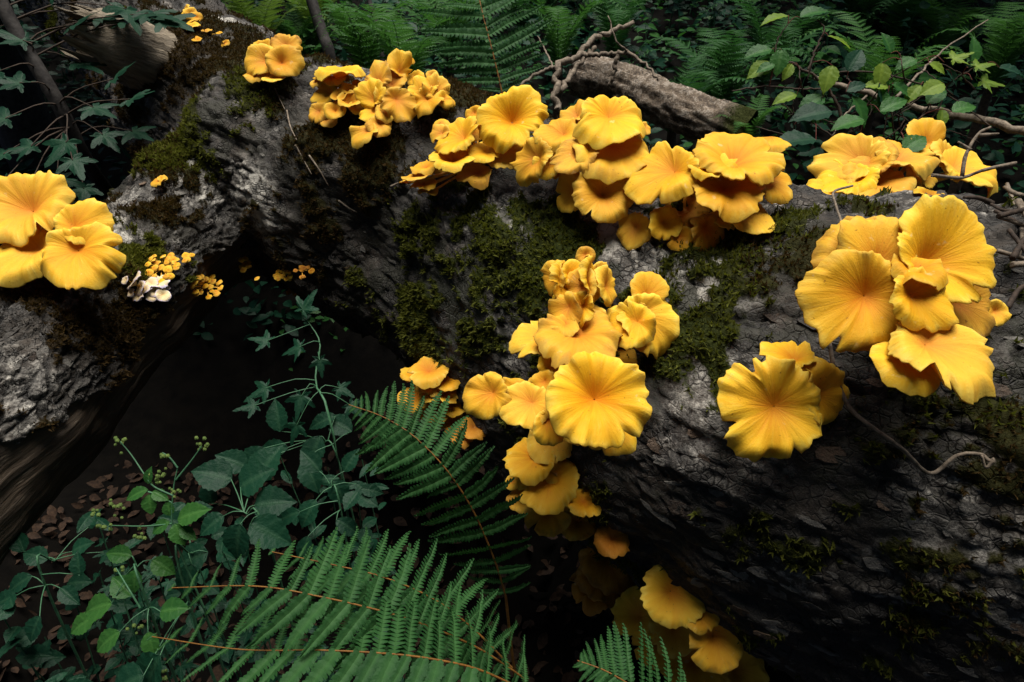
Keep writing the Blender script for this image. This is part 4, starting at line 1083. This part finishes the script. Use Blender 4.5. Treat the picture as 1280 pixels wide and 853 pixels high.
# ground cover: small leaves nobody could count
def cover(n, x0, x1, y0, y1, size, mt, name, seed, lo=.01, hi=.22):
    r_ = np.random.default_rng(seed)
    x = r_.uniform(x0, x1, n); y = r_.uniform(y0, y1, n)
    P = np.stack([x, y, ground_z(x, y) + r_.uniform(lo, hi, n) * (0.4 + vnoise(np.stack([x * 2, y * 2, 0 * x], -1), 8) * 1.2)], -1)
    d = nrm(np.stack([r_.normal(0, 1, n), r_.normal(0, 1, n), r_.normal(.1, .3, n)], -1))
    up = nrm(np.array([0, -.35, 1.]) + r_.normal(0, .35, (n, 3)))
    s = nrm(np.cross(up, d)); L = (size * r_.uniform(.5, 1.4, n))[:, None]
    u2 = np.cross(d, s)
    A = [(0, 0, 0), (.22, .2, .05), (.5, .27, .06), (.78, .17, .02), (1, 0, -.1), (.78, -.17, .02), (.5, -.27, .06), (.22, -.2, .05), (.5, 0, 0)]
    V_ = np.stack([P + d * L * a + s * L * b + u2 * L * c for a, b, c in A], 1)
    k = np.arange(n)[:, None] * 9
    F_ = np.concatenate([k + np.array([[q, (q + 1) % 8, 8]]) for q in range(8)])
    o = link(name, npmesh(name, V_.reshape(-1, 3), F_, [mt], smooth=True))
    return o
tag(cover(4500, -1.2, 4.5, 2.7, 7.5, .06, LEAFMID, 'ground_cover', 1), 'low green ground cover over the slope behind the log', 'ground cover', kind='stuff')
tag(cover(11000, -4.5, 4.5, 2.9, 7.0, .075, LEAFDARK, 'shaded_ground_cover', 2), 'dark low ground cover under the ferns on the slope', 'ground cover', kind='stuff')

def litter(n, x0, x1, y0, y1, size, seed):
    o = cover(n, x0, x1, y0, y1, size, LITTER, 'leaf_litter', seed, .0, .03)
    return tag(o, 'dead brown leaves littering the floor of the hollow', 'leaf litter', kind='stuff')
litter(2600, -1.9, .9, .2, 2.4, .055, 5)

# ------------------------------------------------------------------ saplings at the left
def pole(pts, r0, r1, label, group='thin sapling trunks'):
    P = [W(*q) for q in pts]
    b = P[-1]; z0 = float(ground_z(b[0], b[1]))
    root = thing('sapling', label, 'tree', (b[0], b[1], z0), group)
    Q = [*P, np.array([b[0] + .02, b[1], z0 - .05])]
    o = stem_obj(root, Q[::-1], r0, r1, POLE, 'trunk', 10, 26)
    return root, P
sp, P = pole([(-30, -60, 1.75), (20, 40, 1.8), (70, 125, 1.85), (110, 205, 2.0), (150, 262, 2.4), (190, 325, 3.2)], .024, .019, 'dark leaning sapling with lobed leaves beside the large mushroom cluster')
for (lx, ly, d, sz, ang) in ((95, 165, 1.7, 60, 250), (60, 180, 1.68, 62, 200), (30, 150, 1.68, 66, 180), (70, 210, 1.7, 60, 285), (105, 130, 1.75, 56, 330), (25, 190, 1.65, 60, 200), (20, 215, 1.6, 60, 240), (85, 190, 1.66, 54, 300), (150, 130, 1.8, 56, 20), (130, 110, 1.85, 60, 40),
        (45, 110, 1.75, 60, 160), (20, 90, 1.75, 66, 190), (50, 60, 1.8, 64, 150), (80, 40, 1.85, 60, 30), (110, 20, 1.9, 66, 350), (140, 30, 1.9, 66, 10), (170, 15, 1.9, 70, 340), (195, 20, 1.9, 62, 330), (150, 0, 1.9, 70, 300), (90, 75, 1.9, 56, 330), (120, 160, 1.85, 54, 310), (10, 40, 1.8, 60, 170), (60, 10, 1.85, 64, 60), (155, 160, 1.95, 50, 330), (35, 235, 1.6, 56, 270), (105, 225, 1.8, 44, 280)):
    x = math.cos(R(ang)) * RT + math.sin(R(ang)) * UP * .7 - .3 * FW
    q = W(lx, ly, d)
    add_leaf(sp, q, x, cam_vec(random.gauss(0, .2), .7), sz * d / FPX, 'palmate', LEAFDARK)
    Pc = catmull(P, 30); j = np.argmin(((Pc - q) ** 2).sum(1)); bb = np.array(sp.location)
    V_, F_ = tube(np.array([Pc[j], (Pc[j] + q) / 2 + np.array([0, 0, .02]), q + nrm(x) * sz * d / FPX * .3]), np.array([.003, .002, .0013]), 4, 6)
    link('petiole', npmesh('petiole', V_ - bb, F_, [TWIGDARK]), sp)
pole([(375, -60, 4.2), (388, -5, 4.2), (404, 45, 4.2), (412, 70, 4.2)], .04, .035, 'thin grey sapling trunk leaning left on the far slope')
pole([(448, -60, 3.9), (460, -5, 3.9), (473, 40, 3.9), (478, 75, 3.9)], .016, .014, 'very thin dark sapling trunk beside the fern on the slope')

# ------------------------------------------------------------------ broken stub, small log, dead branches
nst = 26
h0_ = hit(185, 68)[0]; sa = [h0_ + FW * .1, h0_ - FW * .05 - RT * .05, h0_ - FW * .13 - RT * .12]
Vs, Fs = tube(sa, np.array([.115, .10, .07]), 36, nst, .06)
Vs = Vs.reshape(nst, 36, 3)
ax = nrm(sa[-1] - sa[0])
spl = fbm(np.stack([np.arange(36) * .9, np.zeros(36), np.zeros(36)], -1), 3, 51)
Vs[-5:] += ax * ((spl - .5) * .26)[None, :, None] * np.linspace(.1, 1, 5)[:, None, None]
Vs += nrm(Vs - Vs.mean(1, keepdims=True)) * (.02 * (fbm(Vs.reshape(-1, 3) * 14, 3, 52) - .5)).reshape(nst, 36, 1)
gr_ = np.stack([np.repeat(np.arange(nst)[:, None], 36, 1) * .12, np.repeat(np.arange(36)[None] * .9, nst, 0), np.zeros((nst, 36))], -1)
stub = link('broken_stub', npmesh('broken_stub', Vs.reshape(-1, 3) - LOC, Fs, [PALEWOOD], dict(grain=gr_.reshape(-1, 3))), log)
stub['label'] = 'splintered pale stub of a broken branch'

sl_a = [W(722, 92, 2.62), W(790, 112, 2.52), (W(850, 138, 2.42)), W(935, 168, 2.3)]
Ps = catmull(sl_a, 120); Ts = nrm(np.gradient(Ps, axis=0)); A_ = nrm(np.cross(Ts, [0, 0, 1.])); B_ = np.cross(Ts, A_)
th_ = np.linspace(0, 6.283, 60, endpoint=False)
rr = .075 + 0 * th_
Bs = Ps[:, None] + .075 * (np.cos(th_)[None, :, None] * A_[:, None] + np.sin(th_)[None, :, None] * B_[:, None])
Dn = nrm(Bs - Ps[:, None])
fl = Bs.reshape(-1, 3)
loc_ = np.stack([np.repeat(np.linspace(0, 1, 120)[:, None], 60, 1) * 6, np.cos(th_)[None] * 2.4 + np.zeros((120, 60)), np.sin(th_)[None] * 2.4 + np.zeros((120, 60))], -1).reshape(-1, 3)
rdg = 1 - np.abs(2 * fbm(loc_, 4, 61) - 1)
fl = fl + Dn.reshape(-1, 3) * ((rdg - .7) * .04)[:, None]
slog = thing('small_log', 'weathered brown fallen log lying behind the heaped mushrooms', 'log', tuple(Ps[60]))
so = link('trunk', npmesh('trunk', fl - Ps[60], grid_faces(120, 60, True), [FARBARK], dict(moss=np.clip(sstep(90, 118, np.repeat(np.arange(120), 60)) * .7, 0, 1), lich=.25 + .5 * rdg, crack=sstep(.6, .35, rdg), hue=np.zeros(7200) + .2, cell=vnoise(loc_ * 2, 4))), slog)

def branch(name, label, paths, mt, group=None, cat='branch', leaves=(), k=7):
    """paths: list of (points px,py,depth ; r0 ; r1)"""
    P0 = [W(*q) for q in paths[0][0]]
    b = P0[0]
    root = thing(name, label, cat, tuple(b), group)
    for i, (pts, r0, r1) in enumerate(paths):
        Q = catmull([W(*q) for q in pts], max(10, len(pts) * 6))
        Q[1:-1] += rng.normal(0, r0 * .35, (len(Q) - 2, 3))
        V_, F_ = tube_capped(Q, np.linspace(r0, r1, len(Q)), k if k % 2 == 0 else k + 1, None, .12)
        link('limb' if i == 0 else 'twig', npmesh('twig', V_ - b, F_, [mt]), root)
    axis_ = np.vstack([catmull([W(*q) for q in p_[0]], 24) for p_ in paths])
    for (lx, ly, d, sz, ang, nx, ny, kind, lm) in leaves:
        q = W(lx, ly, d); j = axis_[np.argmin(((axis_ - q) ** 2).sum(1))]
        V_, F_ = tube(np.array([j, (j + q) / 2 + np.array([0, 0, .01]), q]), np.array([.0016, .0012, .001]), 5, 7)
        link('petiole', npmesh('petiole', V_ - b, F_, [TWIGRED]), root)
        add_leaf(root, W(lx, ly, d), math.cos(R(ang)) * RT + math.sin(R(ang)) * UP - FW * .1, cam_vec(nx + random.gauss(0, .15), ny), sz * .7 * d / FPX, 'ovate' if kind == 'heart' else kind, lm)
    return root
branch('dead_branch', 'dead forked bare branch standing over the small log', [
    ([(697, 140, 2.3), (694, 110, 2.3), (698, 82, 2.32), (722, 72, 2.36), (740, 50, 2.4), (762, 40, 2.42), (792, 28, 2.45)], .014, .008),
    ([(700, 115, 2.3), (715, 92, 2.34), (730, 72, 2.38), (745, 60, 2.4)], .011, .008), ([(735, 68, 2.38), (760, 68, 2.36), (785, 65, 2.33), (805, 80, 2.3), (822, 100, 2.28)], .009, .004),
    ([(772, 68, 2.35), (768, 88, 2.36), (762, 108, 2.38)], .009, .007), ([(650, 108, 2.35), (672, 92, 2.35), (698, 82, 2.33)], .006, .007), ([(692, 85, 2.33), (680, 60, 2.4), (672, 45, 2.45)], .004, .002), ([(785, 65, 2.33), (770, 50, 2.3), (760, 20, 2.3)], .004, .002)], TWIG)
lv = LEAFLIME
TANGLE = []
for q in range(22):
    x0_, y0_ = random.uniform(985, 1245), random.uniform(95, 195); a_ = random.uniform(.3, 2.8); l_ = random.uniform(30, 80)
    TANGLE.append(([(x0_, y0_, 1.92), (x0_ + math.cos(a_) * l_ * .5 + random.gauss(0, 5), y0_ - math.sin(a_) * l_ * .5, 1.9 + random.gauss(0, .03)), (x0_ + math.cos(a_) * l_, y0_ - math.sin(a_) * l_ * .8, 1.9 + random.gauss(0, .05))], random.uniform(.0018, .003), .001))
branch('leaning_branch', 'long pale dead branch lying across the thicket at the right', [([(1018, 98, 2.2), (1080, 115, 2.1), (1150, 135, 2.0), (1215, 148, 1.9), (1300, 168, 1.8)], .008, .012), ([(1120, 122, 2.05), (1150, 92, 2.1), (1180, 62, 2.15), (1235, 25, 2.2)], .005, .002), ([(1090, 116, 2.1), (1060, 140, 2.05), (1040, 170, 2.0)], .004, .002)], TWIG)
branch('leafy_shrub', 'twiggy shrub with red stems and lime-green lobed leaves above the tiered mushrooms', [
    ([(1075, 195, 1.95), (1055, 150, 1.95), (1035, 110, 1.95), (1000, 85, 1.95), (968, 72, 1.95)], .006, .003), ([(1010, 90, 1.95), (1020, 60, 1.95), (1030, 38, 1.95), (1022, 25, 1.95)], .004, .002), ([(968, 72, 1.95), (972, 50, 1.95), (985, 30, 1.95)], .003, .0015),
    ([(1035, 110, 1.95), (1000, 112, 1.9), (960, 108, 1.9), (915, 114, 1.9)], .003, .002), ([(1030, 92, 1.95), (1090, 90, 1.95), (1150, 105, 1.9), (1190, 122, 1.9), (1240, 160, 1.85)], .003, .002), ([(1055, 150, 1.95), (1085, 130, 1.9), (1110, 100, 1.9), (1160, 72, 1.9)], .003, .0015),
    ([(1150, 150, 1.9), (1170, 120, 1.9), (1200, 95, 1.88), (1230, 80, 1.88)], .003, .0015), ([(1075, 190, 1.92), (1040, 170, 1.9), (1010, 150, 1.9), (985, 143, 1.9)], .003, .0015), ([(1060, 165, 1.93), (1100, 175, 1.9), (1130, 150, 1.9), (1110, 120, 1.9)], .003, .0015), ([(1140, 175, 1.9), (1170, 140, 1.9), (1185, 105, 1.9)], .0035, .0015)] + TANGLE, TWIGDARK, None, 'shrub',
    [(1000, 22, 1.95, 56, 20, 0, .6, 'heart', LEAFMID), (985, 20, 1.95, 50, 190, -.1, .7, 'ovate', lv), (965, 62, 1.92, 52, 190, -.1, .6, 'ovate', LEAFMID), (965, 80, 1.9, 50, 205, 0, .5, 'ovate', lv), (990, 80, 1.9, 34, 240, 0, .5, 'ovate', lv), (1035, 45, 1.93, 46, 340, .1, .7, 'lance', lv),
     (1180, 78, 1.87, 56, 20, 0, .6, 'palmate', lv), (1210, 85, 1.85, 50, 10, 0, .6, 'palmate', lv), (1215, 100, 1.85, 60, 350, .1, .5, 'palmate', lv), (1180, 105, 1.85, 46, 200, 0, .5, 'ovate', lv), (1140, 155, 1.8, 56, 330, .1, .5, 'ovate', lv), (1030, 120, 1.9, 56, 210, 0, .6, 'heart', LEAFMID), (1065, 120, 1.88, 60, 300, .1, .5, 'heart', LEAFMID),
     *[(random.uniform(960, 1250), random.uniform(30, 185), 1.88, random.uniform(34, 52), random.uniform(0, 360), random.gauss(0, .2), .55, 'ovate', random.choice([LEAFMID, LEAFMID, LEAFDARK, lv])) for _ in range(22)],
     (1040, 140, 1.85, 76, 185, 0, .6, 'heart', LEAFDARK), (1080, 150, 1.85, 60, 190, 0, .6, 'heart', LEAFMID), (1020, 175, 1.8, 76, 180, 0, .75, 'heart', LEAFDARK), (1100, 140, 1.85, 56, 30, .1, .6, 'heart', LEAFMID), (1060, 90, 1.9, 50, 60, .1, .6, 'heart', LEAFDARK), (1115, 105, 1.88, 46, 330, .1, .6, 'heart', LEAFMID), (1130, 190, 1.75, 50, 40, .1, .6, 'ovate', LEAFMID), (1190, 140, 1.8, 46, 20, .1, .6, 'ovate', LEAFMID)])
def surf_pts(pts, lift=.012, noise=.0):
    out = []
    for px, py in pts:
        p, n = hit(px, py)
        if p is None: p, n = W(px, py, 1.6), np.array([0, 0, 1.])
        out.append(p + n * (lift + random.uniform(0, noise)))
    return out
def surf_twig(name, label, pts, r0, r1, mt, lift=.03, group=None, side=()):
    P = surf_pts(pts, lift)
    root = thing(name, label, 'twig', tuple(P[0]), group)
    Q = catmull(P, len(pts) * 6)
    V_, F_ = tube_capped(Q, np.linspace(r0, r1, len(Q)), 6, None, .1)
    link('shoot', npmesh('shoot', V_ - P[0], F_, [mt]), root)
    for sp_ in side:
        Q = catmull(surf_pts(sp_, lift * 1.1), 12)
        V_, F_ = tube_capped(Q, np.linspace(r1 * 1.2, r1 * .6, 12), 6, None, .1)
        link('side_shoot', npmesh('side_shoot', V_ - P[0], F_, [mt]), root)
surf_twig('root_tendril', 'thin pale root trailing down the trunk from the biggest cluster', [(1040, 436), (1048, 470), (1066, 508), (1090, 538), (1118, 560), (1150, 573), (1190, 578), (1218, 576), (1230, 584), (1236, 582)], .0038, .0026, TWIG, .035, None, [[(1235, 584), (1234, 570), (1229, 555)]])
surf_twig('root_tendril', 'short curling pale root above the biggest cluster', [(1062, 250), (1046, 258), (1041, 275), (1043, 292), (1052, 305)], .0026, .002, TWIG, .03)
surf_twig('dead_twig', 'grey twig sticking out to the right beside the spreading cluster', [(1165, 243), (1195, 242), (1225, 232), (1262, 224)], .004, .0045, TWIG, .04, None, [[(1195, 242), (1200, 215), (1215, 190), (1230, 182)], [(1205, 210), (1190, 200)], [(1215, 192), (1240, 190)]])
tw = [[(1232, 268), (1262, 275), (1300, 272)], [(1240, 290), (1270, 296), (1300, 310)], [(1238, 300), (1275, 285), (1310, 280)], [(1235, 322), (1262, 330), (1300, 345)], [(1245, 335), (1280, 318), (1310, 316)], [(1238, 345), (1270, 352), (1305, 372)], [(1228, 262), (1215, 255), (1195, 258)], [(1250, 250), (1280, 262), (1310, 262)], [(1244, 312), (1268, 345), (1290, 380)], [(1255, 240), (1265, 300), (1262, 330)], [(1248, 400), (1275, 380), (1305, 372)], [(1260, 280), (1290, 330), (1310, 350)], [(1240, 276), (1290, 300), (1320, 300)]]
for i, t_ in enumerate(tw):
    surf_twig('dead_twig', 'thin dead twig in the litter pile right of the biggest cluster', t_, random.uniform(.003, .0065), .003, TWIG if i % 2 else TWIGDARK, .02 + .012 * (i % 3), 'twigs in the litter pile on the trunk')
for i, t_ in enumerate([[(372, 182), (380, 196), (392, 218)], [(388, 196), (400, 212), (412, 232)], [(425, 252), (436, 260), (448, 265)], [(490, 232), (505, 226), (515, 222)], [(340, 100), (345, 118), (358, 140)], [(360, 140), (366, 160), (374, 178)]]):
    surf_twig('bark_splinter', 'pale splinter lying on the mossy bend of the log', t_, .0026, .0014, TWIG, .008, 'pale splinters on the mossy bend')

# ------------------------------------------------------------------ unseen trees added out of frame to shade the hollow and far slope
def added_shade_tree(x, y, h, cr, cz, label, seed, n=5200):
    r_ = np.random.default_rng(seed)
    z0 = float(ground_z(x, y))
    root = thing('added_shade_tree', label, 'tree', (x, y, z0), 'unseen trees added for shade')
    b = np.array(root.location)
    P = catmull([[x, y, z0 - .1], [x + .05, y, z0 + h * .35], [x + r_.normal(0, .1), y + .1, z0 + h * .7], [x, y, z0 + h]], 20)
    V_, F_ = tube(P, np.linspace(.16, .03, 20), 12, None, .06)
    link('trunk', npmesh('trunk', V_ - b, F_, [POLE]), root)
    for k in range(7):
        p = P[8 + k]; a = r_.uniform(0, 6.283)
        e = p + np.array([math.cos(a), math.sin(a), .5]) * cr * .8
        V_, F_ = tube(catmull([p, (p + e) / 2 + np.array([0, 0, .15]), e], 10), np.linspace(.05, .01, 10), 6)
        link('branch', npmesh('branch', V_ - b, F_, [POLE]), root)
    d = nrm(r_.normal(0, 1, (n, 3))); q = r_.random(n)[:, None] ** .45
    C = np.array([x, y, z0 + cz]) + d * q * np.array([cr, cr, cr * .75]) * (.75 + .5 * vnoise(d * 2.5 + 7, seed)[:, None])
    u = nrm(r_.normal(0, 1, (n, 3))); w = nrm(np.cross(u, np.array([0, 0, 1.]) + r_.normal(0, .5, (n, 3)))); L = (.13 + .1 * r_.random(n))[:, None]
    V_ = np.stack([C, C + u * L * .5 + w * L * .36, C + u * L, C + u * L * .5 - w * L * .36], 1).reshape(-1, 3)
    cr_ = link('crown', npmesh('crown', V_ - b, np.arange(4 * n).reshape(-1, 4), [LEAFMID], smooth=False), root)
    cr_['kind'] = 'stuff'
for i, (x, y, h, cr, cz) in enumerate(((-2.4, -1.6, 6.5, 2.0, 4.1), (.3, -2.0, 7.0, 2.1, 4.2), (2.7, -1.5, 6.5, 2.0, 4.0), (-1.0, -3.6, 8, 2.4, 3.6), (1.8, -3.8, 8, 2.4, 3.6), (-4.2, .9, 6.5, 1.9, 3.2), (4.6, .6, 6.5, 2.0, 3.6), (-3.1, 4.2, 6.5, 1.7, 3.3), (3.2, 5.0, 7.5, 1.9, 3.7))):
    added_shade_tree(x, y, h, cr, cz, ('unseen leafy tree added behind or beside the camera to shade the hollow', 'unseen leafy tree added to shade the slope behind the limb', 'unseen leafy tree added to shade the thicket slope')[max(0, i - 6)], 900 + i)
